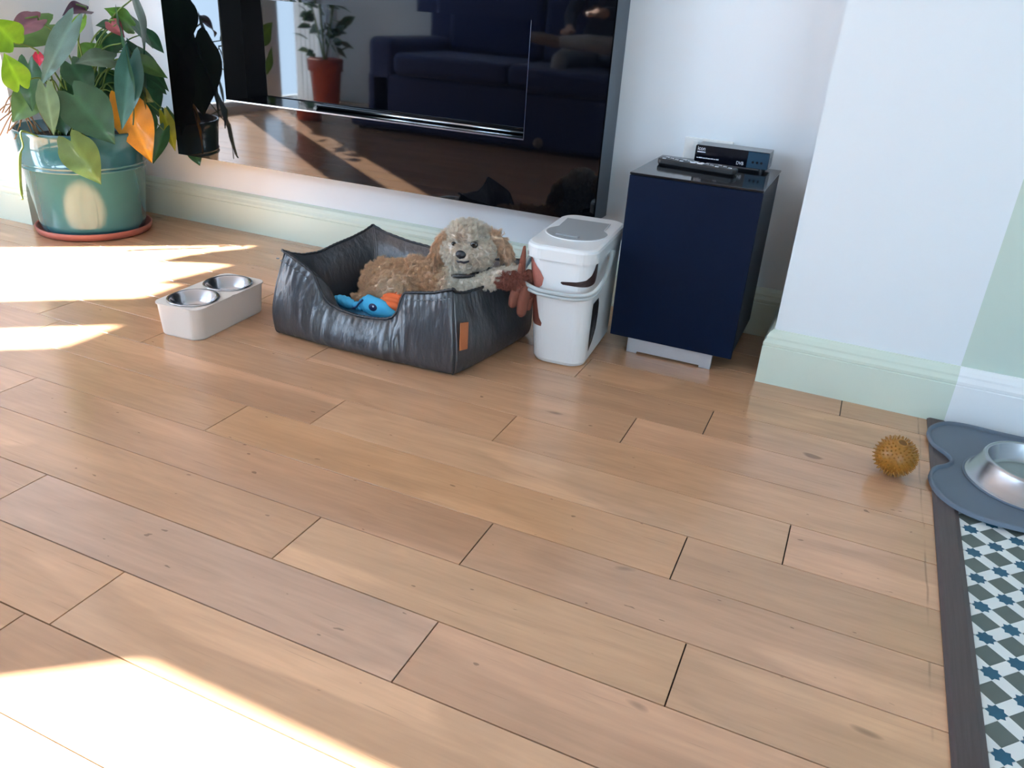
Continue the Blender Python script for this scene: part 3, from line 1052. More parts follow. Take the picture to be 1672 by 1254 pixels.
def fur_mesh(P, Nn, length, radius, colour, rg, flow, clumps=900, seg=4, curl=0.0025, lift=0.55, clump_pull=0.65):
    n = len(P)
    cid = rg.choice(n, min(clumps, n), replace=False)
    near = np.empty(n, int)
    for s in range(0, n, 4000):
        d = ((P[s:s + 4000, None, :] - P[cid][None]) ** 2).sum(2)
        near[s:s + 4000] = d.argmin(1)
    cdir = rg.normal(size=(len(cid), 3)) * 0.55
    phase = rg.random(len(cid)) * 6.28
    d0 = Nn * lift + flow + cdir[near] * 0.6 + rg.normal(size=(n, 3)) * 0.12
    d0 /= np.linalg.norm(d0, axis=1)[:, None]
    dn = (d0 * Nn).sum(1)
    d0 += Nn * np.maximum(0, 0.18 - dn)[:, None]
    d0 /= np.linalg.norm(d0, axis=1)[:, None]
    s1 = np.cross(d0, Nn + 1e-3)
    s1 /= np.linalg.norm(s1, axis=1)[:, None] + 1e-9
    s2 = np.cross(d0, s1)
    cP = P[cid][near]
    ln = length * rg.uniform(0.75, 1.2, n)
    rings = []
    for k in range(seg + 1):
        t = k / seg
        ph = phase[near] + t * 5.2
        c = P + d0 * (ln * t)[:, None] + (s1 * np.cos(ph)[:, None] + s2 * np.sin(ph)[:, None]) * (curl * t ** 0.8)
        c = c + (cP - P) * (clump_pull * t ** 1.3)[..., None] if np.ndim(clump_pull) else c + (cP - P) * (clump_pull * t ** 1.3)
        r = radius * (1 - 0.72 * t)
        ring = np.stack([c + (s1 * math.cos(a) + s2 * math.sin(a)) * r for a in (0, 2.094, 4.189)], 1)
        rings.append(ring)
    R = np.stack(rings, 1)                       # n, seg+1, 3, 3
    Vv = R.reshape(-1, 3)
    base = (np.arange(n) * (seg + 1) * 3)[:, None, None]
    k = np.arange(seg)[None, :, None] * 3
    j = np.arange(3)[None, None, :]
    j2 = (j + 1) % 3
    q = np.stack([base + k + j, base + k + j2, base + k + 3 + j2, base + k + 3 + j], -1).reshape(-1, 4)
    jit = rg.uniform(0.86, 1.12, n)
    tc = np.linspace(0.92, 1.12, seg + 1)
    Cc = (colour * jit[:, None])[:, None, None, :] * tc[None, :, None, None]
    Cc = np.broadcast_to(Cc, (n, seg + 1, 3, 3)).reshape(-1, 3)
    return Vv, q, np.clip(Cc, 0, 1)


def fast_mesh(name, V, Q, mat, parent, colors, kind=None):
    og = ORG[parent.name]
    me = bpy.data.meshes.new(name)
    V = V - np.array(og)
    me.vertices.add(len(V))
    me.vertices.foreach_set('co', V.astype(np.float32).ravel())
    me.loops.add(Q.size)
    me.loops.foreach_set('vertex_index', Q.astype(np.int32).ravel())
    me.polygons.add(len(Q))
    me.polygons.foreach_set('loop_start', np.arange(0, Q.size, 4, dtype=np.int32))
    me.update(calc_edges=True)
    me.polygons.foreach_set('use_smooth', np.ones(len(Q), bool))
    ca = me.color_attributes.new('Col', 'FLOAT_COLOR', 'POINT')
    c = np.ones((len(V), 4), np.float32)
    c[:, :3] = colors
    ca.data.foreach_set('color', c.ravel())
    me.materials.append(MATS[mat])
    o = bpy.data.objects.new(name, me)
    COL.objects.link(o)
    o.parent = parent
    ORG[o.name] = og
    if kind:
        o['kind'] = kind
    return o


# ------------------------------------------------------------------ the dog
TAN, CREAM, WHITE = np.array(lin((244, 218, 188))[:3]), np.array(lin((250, 238, 222))[:3]), np.array(lin((255, 247, 235))[:3])
HEADC = np.array((-0.993, 2.02, 0.318))
parts = [
    ellipsoid((-1.292, 2.055, 0.128), (0.078, 0.085, 0.074)),
    ellipsoid((-1.225, 1.985, 0.128), (0.088, 0.052, 0.056), Matrix.Rotation(math.radians(-8), 3, 'Y')),
    ellipsoid((-1.195, 2.07, 0.152), (0.10, 0.075, 0.068)),
    ellipsoid((-1.09, 2.055, 0.17), (0.085, 0.07, 0.066)),
    ellipsoid((-1.02, 2.01, 0.182), (0.062, 0.055, 0.07)),
    ellipsoid((-1.005, 2.03, 0.245), (0.054, 0.05, 0.05)),
    ellipsoid((-0.995, 2.03, 0.325), (0.060, 0.056, 0.050)),           # skull
    ellipsoid((-0.998, 2.012, 0.345), (0.050, 0.044, 0.034)),          # brow
    ellipsoid((-0.980, 1.965, 0.300), (0.037, 0.040, 0.027)),          # muzzle
    ellipsoid((-1.026, 1.996, 0.293), (0.036, 0.038, 0.036)),
    ellipsoid((-0.944, 1.996, 0.302), (0.036, 0.038, 0.038)),
    ellipsoid((-0.980, 1.968, 0.275), (0.028, 0.028, 0.020)),          # chin
]
parts += chain([(-1.064, 2.035, 0.335, 0.012), (-1.084, 2.03, 0.308, 0.020), (-1.104, 2.022, 0.258, 0.022), (-1.112, 2.018, 0.225, 0.015)])      # ear
parts += chain([(-0.934, 2.045, 0.348, 0.012), (-0.906, 2.05, 0.325, 0.019), (-0.886, 2.048, 0.295, 0.018), (-0.872, 2.045, 0.268, 0.012)])       # ear
parts += chain([(-1.0, 1.99, 0.195, 0.034), (-0.945, 1.982, 0.216, 0.027), (-0.895, 1.99, 0.240, 0.023), (-0.858, 2.005, 0.256, 0.021), (-0.838, 2.012, 0.258, 0.021)])   # reaching foreleg
parts += chain([(-1.05, 1.965, 0.14, 0.034), (-1.06, 1.94, 0.12, 0.026), (-1.075, 1.925, 0.15, 0.02)])
parts += chain([(-1.30, 1.985, 0.105, 0.034), (-1.345, 1.972, 0.078, 0.024), (-1.362, 1.962, 0.07, 0.018)])
DV, DF = blob(parts, 0.0055, 5)


def dog_colour(p):
    c = np.tile(TAN, (len(p), 1))
    nz = np.sin(p[:, 0] * 90) * np.sin(p[:, 1] * 80 + 1) * np.sin(p[:, 2] * 100 + 2)

    def blend(w, col):
        w = np.clip(w, 0, 1)[:, None]
        c[:] = c * (1 - w) + col * w
    thigh = np.exp(-(((p[:, 0] + 1.20) / 0.06) ** 2 + ((p[:, 1] - 1.95) / 0.05) ** 2 + ((p[:, 2] - 0.16) / 0.03) ** 2))
    blend(thigh * 0.8 + nz * 0.1, CREAM)
    blend((p[:, 0] + 1.075) / 0.05 + 0.1 * nz, WHITE)                                 # chest and forelegs
    head = p[:, 2] > 0.262
    hd = np.where(head & (p[:, 0] > -1.075), 1.0, 0.0)
    blend(hd, WHITE * 0.97)
    earL = (p[:, 0] < -1.066) & (p[:, 2] > 0.222) & (p[:, 0] > -1.135)
    earR = (p[:, 0] > -0.934) & (p[:, 2] > 0.262) & (p[:, 1] > 2.022)
    blend(np.where(earL | earR, 0.85, 0.0), TAN * 0.95)
    browm = np.exp(-(((p[:, 0] + 0.992) / 0.012) ** 2 + ((p[:, 2] - 0.338) / 0.016) ** 2)) * (p[:, 1] < 2.0)
    blend(browm * 0.8, TAN * 0.62)
    for ex, ey, ez, er in ((-1.0165, 1.968, 0.3255, 0.011), (-0.9515, 1.967, 0.334, 0.016)):
        dd = np.sqrt((p[:, 0] - ex) ** 2 + (p[:, 1] - ey) ** 2 + (p[:, 2] - ez) ** 2)
        blend(np.exp(-(dd / er) ** 2) * 0.55, TAN * 0.45)
    return c


dog = thing('dog', 'small curly cream and tan dog lying in the black leather bed, head raised', 'dog', (-1.1, 2.03, 0.07))
body = obj('body', (DV, DF), 'skin_fur', dog, smooth=True, colors=dog_colour(DV) * 0.9)
rg = np.random.default_rng(11)
P_, N_ = tri_sample(DV, DF, 95000, rg)
# keep the face short and the eyes and nose clear
nose = np.array((-0.971, 1.921, 0.3125))
eyes = [np.array((-1.0165, 1.968, 0.3255)), np.array((-0.9515, 1.967, 0.334))]
dn = np.linalg.norm(P_ - nose, axis=1)
de = np.minimum(np.linalg.norm(P_ - eyes[0], axis=1), np.linalg.norm(P_ - eyes[1], axis=1))
keep = (dn > 0.0165) & (de > 0.0105)
P_, N_, dn, de = P_[keep], N_[keep], dn[keep], de[keep]
ln = np.full(len(P_), 0.0165)
hm = P_[:, 2] > 0.262
ln[hm] = 0.0125
ln = np.where(hm & (P_[:, 2] > 0.345), 0.0165, ln)
earm = ((P_[:, 0] < -1.066) & (P_[:, 2] > 0.222) & (P_[:, 0] > -1.135)) | ((P_[:, 0] > -0.934) & (P_[:, 2] > 0.262) & (P_[:, 1] > 2.022))
ln = np.where(earm, 0.018, ln)
ln = np.where((P_[:, 0] > -0.985) & ~hm, 0.012, ln)
ln = np.minimum(ln, np.clip((dn - 0.008) * 0.55, 0.004, 1))
ln = np.minimum(ln, np.clip((de - 0.005) * 0.75, 0.0035, 1))
flow = np.zeros_like(P_)
flow[:, 2] = -0.35
flow[hm] = (P_[hm] - nose) * np.array((5.0, 2.0, 3.5))
flow[earm] = np.array((0, -0.1, -1.1))
top = hm & (P_[:, 2] > 0.345)
flow[top] = np.array((0.0, -0.15, 0.55))
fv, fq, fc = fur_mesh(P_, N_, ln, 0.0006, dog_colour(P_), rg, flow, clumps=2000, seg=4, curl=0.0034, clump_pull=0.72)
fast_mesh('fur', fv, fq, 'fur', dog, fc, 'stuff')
ns = obj('nose', join(ellipsoid(tuple(nose), (0.0155, 0.011, 0.0115), None, 18, 12), ellipsoid((nose[0], nose[1] - 0.003, nose[2] - 0.006), (0.006, 0.006, 0.006), None, 12, 8)), 'dog_nose', dog, smooth=True)
for s in (-1, 1):
    obj('nostril', ellipsoid((nose[0] + s * 0.0055, nose[1] - 0.0082, nose[2] - 0.001), (0.0022, 0.0022, 0.0028), None, 10, 6), 'collar', ns, smooth=True)
for e, r in zip(eyes, (0.0072, 0.0115)):
    obj('eye', ellipsoid((e[0], e[1] - 0.003, e[2]), (r, 0.006, r * 0.85), None, 18, 12), 'dog_eye', dog, smooth=True)
obj('mouth', tube(catmull([(-0.990, 1.934, 0.2905), (-0.980, 1.925, 0.2885), (-0.971, 1.922, 0.2915), (-0.962, 1.926, 0.2895), (-0.952, 1.937, 0.293)], 5), 0.0028, 6), 'dog_mouth', dog, smooth=True)
obj('collar', tube([(-0.985 + 0.056 * math.cos(a), 2.015 + 0.052 * math.sin(a), 0.236 + 0.012 * math.cos(a)) for a in np.linspace(0, 2 * math.pi, 40)], 0.007, 8), 'collar', dog, smooth=True)

# ------------------------------------------------------------------ plush toy draped over the bed edge
BRN = np.array(lin((140, 88, 74))[:3])
pl = thing('plush_toy', 'brown floppy plush toy draped over the bed edge under the dog\'s paw', 'plush toy', (-0.84, 2.02, 0.2))
PV, PF = blob([ellipsoid((-0.856, 1.988, 0.241), (0.034, 0.022, 0.020), Matrix.Rotation(-0.25, 3, 'Y')), ellipsoid((-0.826, 1.998, 0.240), (0.026, 0.026, 0.030)),
               ellipsoid((-0.814, 2.01, 0.21), (0.022, 0.024, 0.034))], 0.005, 4)
pb = obj('body', (PV, PF), 'skin_fur', pl, smooth=True, colors=np.tile(BRN * 1.3, (len(PV), 1)))
P_, N_ = tri_sample(PV, PF, 9000, rg)
fv, fq, fc = fur_mesh(P_, N_, np.full(len(P_), 0.011), 0.0008, np.tile(BRN * 1.9, (len(P_), 1)), rg, np.zeros_like(P_), clumps=300, seg=3, curl=0.0022)
fast_mesh('plush_pile', fv, fq, 'fur', pl, fc, 'stuff')


def flap(pts, name, f=(1.0, 0.38)):
    V, F = blob(chain(pts, flat=f), 0.0035, 3)
    return obj(name, (V, F), 'skin_fur', pl, smooth=True, colors=np.tile(BRN * 0.78, (len(V), 1)))


flap([(-0.821, 2.012, 0.255, 0.013), (-0.819, 2.008, 0.30, 0.013), (-0.818, 2.012, 0.338, 0.007)], 'ear', (0.75, 0.75))
flap([(-0.822, 2.002, 0.290, 0.009), (-0.820, 1.996, 0.25, 0.014), (-0.820, 1.994, 0.215, 0.013)], 'ear', (0.75, 0.75))
flap([(-0.820, 1.992, 0.225, 0.020), (-0.826, 1.984, 0.198, 0.020), (-0.829, 1.982, 0.182, 0.017)], 'leg', (1.0, 0.8))
flap([(-0.802, 2.0, 0.225, 0.022), (-0.802, 1.99, 0.19, 0.021), (-0.803, 1.986, 0.160, 0.018)], 'leg', (1.0, 0.8))
flap([(-0.806, 2.03, 0.255, 0.018), (-0.797, 2.025, 0.205, 0.018), (-0.797, 2.02, 0.165, 0.013)], 'leg', (0.85, 0.8))

# ------------------------------------------------------------------ toys in the bed
fs = thing('fish_toy', 'bright blue fabric fish toy with navy eye in the front of the dog bed', 'toy', (-1.26, 1.905, 0.07))
FV, FF = blob([ellipsoid((-1.238, 1.905, 0.098), (0.062, 0.026, 0.030), Matrix.Rotation(math.radians(8), 3, 'Y')), ellipsoid((-1.262, 1.905, 0.115), (0.022, 0.018, 0.018)),
               ellipsoid((-1.30, 1.905, 0.09), (0.026, 0.014, 0.013)), ellipsoid((-1.352, 1.908, 0.092), (0.040, 0.018, 0.018), Matrix.Rotation(math.radians(10), 3, 'Y')), ellipsoid((-1.21, 1.905, 0.09), (0.045, 0.02, 0.018))], 0.004, 3)
FV[:, 2] += 0.008 + 0.0016 * np.sin(FV[:, 0] * 420) * (FV[:, 0] < -1.262)
FV[:, 1] += 0.0016 * np.sin(FV[:, 0] * 380 + FV[:, 2] * 200) * (FV[:, 0] < -1.262)
obj('body', (FV, FF), 'toy_blue', fs, smooth=True)
obj('eye', ellipsoid((-1.236, 1.8815, 0.114), (0.0145, 0.005, 0.012), None, 18, 10), 'toy_navy', fs, smooth=True)
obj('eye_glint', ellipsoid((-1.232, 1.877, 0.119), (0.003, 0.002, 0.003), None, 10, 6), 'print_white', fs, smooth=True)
obj('fin_seam', tube(catmull([(-1.275, 1.887, 0.128), (-1.29, 1.888, 0.112), (-1.30, 1.89, 0.1), (-1.315, 1.89, 0.092)], 4), 0.003, 6), 'toy_blue_dark', fs, smooth=True)
og = thing('ribbed_toy', 'orange ribbed fabric toy tucked beside the blue fish in the dog bed', 'toy', (-1.185, 1.93, 0.07))
rings = []
for i in range(13):
    th = math.pi * (0.04 + 0.92 * i / 12)
    ring = []
    for k in range(96):
        a = 2 * math.pi * k / 96
        rr = 1 + 0.16 * abs(math.sin(a * 6)) - 0.10
        ring.append((-1.192 + 0.055 * math.cos(th) * 0.9, 1.936 + 0.034 * math.sin(th) ** 0.7 * math.cos(a) * rr, 0.110 + 0.042 * math.sin(th) ** 0.7 * math.sin(a) * rr))
    rings.append(ring)
obj('body', loft(rings), 'toy_orange', og, smooth=True)
obj('stub', ellipsoid((-1.243, 1.936, 0.112), (0.012, 0.012, 0.012), None, 12, 8), 'toy_orange', og, smooth=True)

# ------------------------------------------------------------------ raised double bowl stand
bs = thing('bowl_stand', 'low cream plastic raised feeder stand left of the dog bed', 'bowl stand', (-1.743, 1.765, 0))
SA = math.radians(3.5)
ST = Matrix.Translation((-1.743, 1.766, 0)) @ Matrix.Rotation(SA, 4, 'Z')
BC = [Vector((0, -0.079, 0)), Vector((0, 0.079, 0))]
outer = [rrect(0.071, 0.155, 0.03, 0.0), rrect(0.073, 0.157, 0.03, 0.004), rrect(0.0785, 0.162, 0.03, 0.094), rrect(0.0815, 0.165, 0.031, 0.0955), rrect(0.0815, 0.165, 0.031, 0.099)]
sv, sf = loft(outer, True, True, False)
# top plate with two round openings: built as strips from the outline and the holes
body_ = obj('body', xf((sv, sf), ST), 'stand_cream', bs, bevel=0)
NB = 48


def plate_with_hole(x0, x1, y0, y1, c, r, z, outline):
    V, F = [], []
    inner = [(c.x + r * math.cos(2 * math.pi * k / NB), c.y + r * math.sin(2 * math.pi * k / NB)) for k in range(NB)]
    out = []
    for k in range(NB):
        dx, dy = math.cos(2 * math.pi * k / NB), math.sin(2 * math.pi * k / NB)
        best = 1e9
        for (qx, qy, nx, ny) in ((x1, 0, 1, 0), (x0, 0, -1, 0), (0, y1, 0, 1), (0, y0, 0, -1)):
            den = dx * nx + dy * ny
            if den > 1e-6:
                best = min(best, ((qx - c.x) * nx + (qy - c.y) * ny) / den)
        out.append((c.x + dx * best, c.y + dy * best))
    res = []
    for (x, y) in out:                               # round the outer corners
        hx, hy, rr = 0.0815, 0.165, 0.031
        ax, ay = abs(x), abs(y)
        if ax > hx - rr and ay > hy - rr:
            vx, vy = ax - (hx - rr), ay - (hy - rr)
            l = math.hypot(vx, vy)
            if l > rr:
                ax, ay = hx - rr + vx / l * rr, hy - rr + vy / l * rr
            x, y = math.copysign(ax, x), math.copysign(ay, y)
        res.append((x, y))
    V = [(x, y, z) for x, y in inner] + [(x, y, z) for x, y in res]
    F = [(k, k + NB, (k + 1) % NB + NB, (k + 1) % NB) for k in range(NB)]
    return V, F


obj('top_plate', xf(join(plate_with_hole(-0.0815, 0.0815, -0.165, 0.0, BC[0], 0.0725, 0.0992, None), plate_with_hole(-0.0815, 0.0815, 0.0, 0.165, BC[1], 0.0725, 0.0992, None)), ST), 'stand_cream', bs)
BOWLP = [(0.0, -0.036), (0.040, -0.036), (0.048, -0.033), (0.055, -0.025), (0.064, 0.0), (0.0685, 0.0025), (0.073, 0.0035), (0.0755, 0.0025), (0.0765, 0.0005), (0.0755, -0.0003), (0.0685, 0.0005), (0.062, -0.004), (0.052, -0.028), (0.046, -0.0375), (0.0, -0.039)]
for c, lb in ((BC[0], 'round steel feeding bowl at the near end of the cream stand'), (BC[1], 'round steel feeding bowl at the far end of the cream stand')):
    w = ST @ Vector((c.x, c.y, 0.1005))
    b = obj('steel_bowl', lathe(BOWLP, tuple(w), 56, False, False), 'steel', origin=tuple(w), smooth=True, label=lb, cat='bowl', group='bowls in the feeder stand')

# ------------------------------------------------------------------ spiky ball
bl = thing('spiky_ball', 'amber rubber ball covered in short spikes on the floor by the grey mat', 'ball', (0.219, 1.863, 0))
bc = Vector((0.219, 1.863, 0.0495))
obj('body', ellipsoid(tuple(bc), (0.0445, 0.0445, 0.0435), None, 40, 24), 'ball_rubber', bl, smooth=True)
hole_dir = Vector((0.12, -0.25, 0.96)).normalized()
spk = []
NS = 300
for k in range(NS):
    z = 1 - 2 * (k + 0.5) / NS
    a = k * 2.399963
    d = Vector((math.sqrt(1 - z * z) * math.cos(a), math.sqrt(1 - z * z) * math.sin(a), z))
    if d.dot(hole_dir) > 0.955:
        continue
    p0, p1 = bc + d * 0.0425, bc + d * 0.0505
    s = d.cross(Vector((0.3, 0.2, 0.9))).normalized()
    t2 = d.cross(s)
    obj('spike', ([tuple(p0 + (s * math.cos(q) + t2 * math.sin(q)) * 0.0024) for q in (0, 1.257, 2.513, 3.77, 5.027)] + [tuple(p1 + (s * math.cos(q) + t2 * math.sin(q)) * 0.0009) for q in (0, 1.257, 2.513, 3.77, 5.027)],
                  [(0, 1, 6, 5), (1, 2, 7, 6), (2, 3, 8, 7), (3, 4, 9, 8), (4, 0, 5, 9), (5, 6, 7, 8, 9)]), 'ball_rubber', bl)
hq = hole_dir.to_track_quat('Z', 'Y').to_matrix().to_4x4()
obj('hole', xf(lathe([(0.0005, 0.0), (0.0085, 0.0008), (0.0095, 0.0)], (0, 0, 0.0442), 20), Matrix.Translation(bc) @ hq), 'ball_hole', bl)
obj('hole_rim', xf(lathe([(0.0085, 0.0), (0.0095, 0.0018), (0.0115, 0.0014), (0.0125, -0.0008)], (0, 0, 0.0438), 20, False, False), Matrix.Translation(bc) @ hq), 'ball_rubber', bl, smooth=True)

# ------------------------------------------------------------------ silicone mat and steel bowl
mt = thing('feeding_mat', 'grey silicone feeding mat with scalloped raised edge in the doorway corner', 'mat', (0.56, 1.98, 0))
half = [(0.56, 2.218), (0.47, 2.219), (0.395, 2.222), (0.345, 2.205), (0.312, 2.16), (0.303, 2.11), (0.315, 2.055), (0.343, 2.015), (0.352, 1.985), (0.338, 1.955), (0.312, 1.925), (0.300, 1.875), (0.312, 1.81), (0.345, 1.762), (0.395, 1.735), (0.46, 1.73), (0.56, 1.738)]
right = [(1.12 - x, y) for x, y in half[1:-1]][::-1]
ol = [(p.x, p.y) for p in catmull([(x, y, 0) for x, y in half + right], 5, True)]
cm = Vector((0.56, 1.976))


def mring(ins, z):
    out = []
    n = len(ol)
    for i in range(n):
        a, b = Vector(ol[i - 1]), Vector(ol[(i + 1) % n])
        t_ = (b - a).normalized()
        nrm = Vector((-t_.y, t_.x))
        p = Vector(ol[i])
        q = p + nrm * ins
        out.append((q.x, q.y, z))
    return out


s_in = 1 if (Vector(mring(0.01, 0)[10][:2]) - cm).length < (Vector(ol[10]) - cm).length else -1
MZ = 0.0078
obj('rim', loft([mring(0, MZ), mring(0, MZ + 0.008), mring(s_in * 0.002, MZ + 0.0105), mring(s_in * 0.006, MZ + 0.0105), mring(s_in * 0.008, MZ + 0.008), mring(s_in * 0.0095, MZ + 0.003)], True, False, False), 'mat_grey', mt, smooth=True)
obj('sheet', loft([mring(s_in * 0.001, MZ), mring(s_in * 0.001, MZ + 0.002), mring(s_in * 0.009, MZ + 0.003)], True, True, True), 'mat_grey', mt)
wb = thing('water_bowl', 'flared stainless steel dog bowl standing on the grey mat', 'bowl', (0.515, 1.958, MZ + 0.003))
wc = (0.515, 1.958, MZ + 0.003)
obj('shell', lathe([(0.133, 0.0), (0.136, 0.003), (0.132, 0.006), (0.126, 0.008), (0.1085, 0.052), (0.105, 0.058), (0.102, 0.0595), (0.0985, 0.058), (0.097, 0.055), (0.088, 0.020), (0.080, 0.014), (0.0, 0.013)], wc, 72, False, False), 'brushed_steel', wb, smooth=True)
obj('base_ring', lathe([(0.129, 0.0002), (0.1375, 0.0002), (0.1385, 0.0025), (0.137, 0.0045), (0.130, 0.0045)], wc, 72, False, False), 'mat_grey', wb, smooth=True)

# ------------------------------------------------------------------ potted plant
PC = Vector((-2.86, 2.295, 0))
pp = thing('potted_plant', 'leafy anthurium in a glazed teal pot in the corner by the fireplace', 'potted plant', tuple(PC))
obj('saucer', lathe([(0.0, 0.0), (0.195, 0.0), (0.212, 0.004), (0.217, 0.016), (0.219, 0.028), (0.216, 0.031), (0.209, 0.027), (0.200, 0.012), (0.0, 0.010)], tuple(PC), 64, False, False), 'terracotta', pp, smooth=True)
obj('pot', lathe([(0.0, 0.0125), (0.185, 0.0125), (0.193, 0.018), (0.199, 0.05), (0.222, 0.262), (0.2265, 0.264), (0.2285, 0.269), (0.2265, 0.274), (0.2235, 0.276), (0.2255, 0.278), (0.2285, 0.283), (0.2265, 0.288), (0.2245, 0.29), (0.234, 0.392), (0.2365, 0.40), (0.2355, 0.406), (0.231, 0.408), (0.226, 0.403), (0.221, 0.34), (0.0, 0.34)], tuple(PC), 72, False, False), 'glaze', pp, smooth=True)
obj('soil', lathe([(0.0, 0.375), (0.1, 0.375), (0.2, 0.368), (0.224, 0.362)], tuple(PC), 32, False, False), 'soil', pp, smooth=True)

LC = {'g_dark': (52, 96, 66), 'g_mott': (92, 122, 66), 'g_teal': (74, 126, 122), 'orange': (228, 160, 22), 'g_pale': (112, 146, 112), 'g_blue': (104, 142, 136), 'g_mid': (82, 122, 64), 'g_lime': (120, 176, 44),
      'g_lime2': (98, 150, 58), 'g_grey': (102, 130, 112), 'g_olive': (138, 140, 56), 'g_ylw': (164, 172, 52), 'f_mauve': (126, 88, 102), 'f_purple': (66, 36, 62), 'f_pink': (166, 84, 92), 'f_red': (196, 44, 76)}
LEAVES = [
('g_dark',(-2.691,2.16,0.548),(-2.583,2.214,0.382),0.181,0.15,0.2),
('g_mott',(-2.681,2.108,0.393),(-2.61,2.148,0.24),0.137,0.2,0.1),
('g_teal',(-2.578,2.33,0.675),(-2.579,2.25,0.431),0.101,0.5,0.15),
('orange',(-2.647,2.34,0.521),(-2.575,2.367,0.294),0.148,0.15,0.1),
('g_pale',(-2.729,2.08,0.573),(-2.714,2.067,0.415),0.075,0.3,0.1),
('g_dark',(-2.803,2.084,0.648),(-2.796,2.061,0.49),0.088,0.2,0.15),
('g_blue',(-2.687,2.195,0.79),(-2.755,2.08,0.576),0.083,0.35,0.2),
('g_mid',(-2.811,2.201,0.777),(-2.858,2.048,0.699),0.114,0.1,0.25),
('g_lime',(-2.742,2.287,0.803),(-2.757,2.237,0.724),0.045,0.3,0.1),
('g_lime2',(-2.679,2.445,0.783),(-2.693,2.348,0.84),0.092,0.1,0.4),
('g_dark',(-2.7,2.402,0.771),(-2.701,2.306,0.781),0.064,0.1,0.3),
('g_lime2',(-2.745,2.283,0.663),(-2.739,2.354,0.715),0.097,0.15,0.2),
('g_dark',(-2.743,2.397,0.745),(-2.72,2.378,0.669),0.103,0.2,0.2),
('g_grey',(-2.675,2.338,0.667),(-2.694,2.187,0.655),0.095,0.15,0.3),
('g_dark',(-2.748,2.216,0.646),(-2.668,2.22,0.538),0.113,0.2,0.2),
('g_dark',(-2.707,2.458,0.69),(-2.646,2.565,0.541),0.088,0.3,0.2),
('g_grey',(-2.715,2.479,0.803),(-2.686,2.548,0.699),0.043,0.35,0.15),
('g_dark',(-2.727,2.56,0.754),(-2.7,2.615,0.68),0.059,0.2,0.15),
('g_mid',(-2.669,2.441,0.663),(-2.616,2.538,0.596),0.072,0.3,0.2),
('g_dark',(-2.727,2.496,0.634),(-2.667,2.571,0.527),0.099,0.2,0.2),
('g_olive',(-2.697,2.438,0.548),(-2.641,2.476,0.507),0.068,0.2,0.1),
('g_dark',(-2.654,2.523,0.393),(-2.661,2.451,0.267),0.065,0.3,0.1),
('g_ylw',(-2.679,2.557,0.448),(-2.662,2.577,0.302),0.061,0.3,0.1),
('g_dark',(-2.679,2.572,0.458),(-2.658,2.598,0.338),0.051,0.4,0.1),
('g_lime',(-2.73,1.984,0.592),(-2.723,1.944,0.695),0.096,0.1,0.15),
('g_lime',(-2.743,2,0.724),(-2.725,1.926,0.8),0.123,0.1,0.2),
('g_dark',(-2.787,2.359,0.611),(-2.73,2.334,0.502),0.119,0.1,0.2),
('g_dark',(-2.821,2.19,0.49),(-2.784,2.171,0.394),0.106,0.2,0.1),
('g_dark',(-2.737,2.261,0.471),(-2.726,2.212,0.383),0.103,0.2,0.1),
('g_dark',(-2.677,2.446,0.476),(-2.67,2.44,0.335),0.113,0.2,0.1),
('g_mid',(-2.812,2.105,0.553),(-2.856,2.019,0.449),0.111,0.2,0.2),
('g_dark',(-2.806,2.287,0.586),(-2.803,2.211,0.486),0.102,0.2,0.1),
('g_mid',(-2.753,2.432,0.607),(-2.706,2.458,0.495),0.112,0.2,0.2),
('g_dark',(-2.759,2.555,0.576),(-2.751,2.595,0.429),0.102,0.2,0.2),
('g_dark',(-2.603,2.325,0.73),(-2.596,2.32,0.44),0.2,0.151,0.2),
('g_dark',(-2.60,2.40,0.88),(-2.59,2.41,0.69),0.15,0.151,0.2),
('g_dark',(-2.66,2.40,0.632),(-2.655,2.40,0.36),0.17,0.151,0.2),
('g_dark',(-2.658,2.364,0.790),(-2.674,2.366,0.460),0.16,0.151,0.2),
('g_dark',(-2.687,2.366,0.483),(-2.683,2.367,0.300),0.14,0.151,0.2),
('g_dark',(-2.70,2.44,0.70),(-2.66,2.46,0.50),0.15,0.151,0.2),
('g_dark',(-2.74,2.40,0.60),(-2.70,2.42,0.42),0.15,0.151,0.2),
('f_mauve',(-2.752,2.115,0.794),(-2.784,2.012,0.732),0.076,0.5,0.5),
('f_purple',(-2.715,2.288,0.829),(-2.719,2.188,0.811),0.066,0.4,0.6),
('f_pink',(-2.683,2.36,0.791),(-2.627,2.365,0.745),0.059,0.5,0.4),
('f_red',(-2.716,2.064,0.689),(-2.709,2.057,0.65),0.034,0.3,0.2),
]
HWX, HWY = [0, .1, .2, .3, .45, .6, .75, .88, 1.0], [.74, .92, .99, 1.0, .9, .7, .45, .21, .015]
FACE = Vector((0.62, -0.55, 0.42)).normalized()


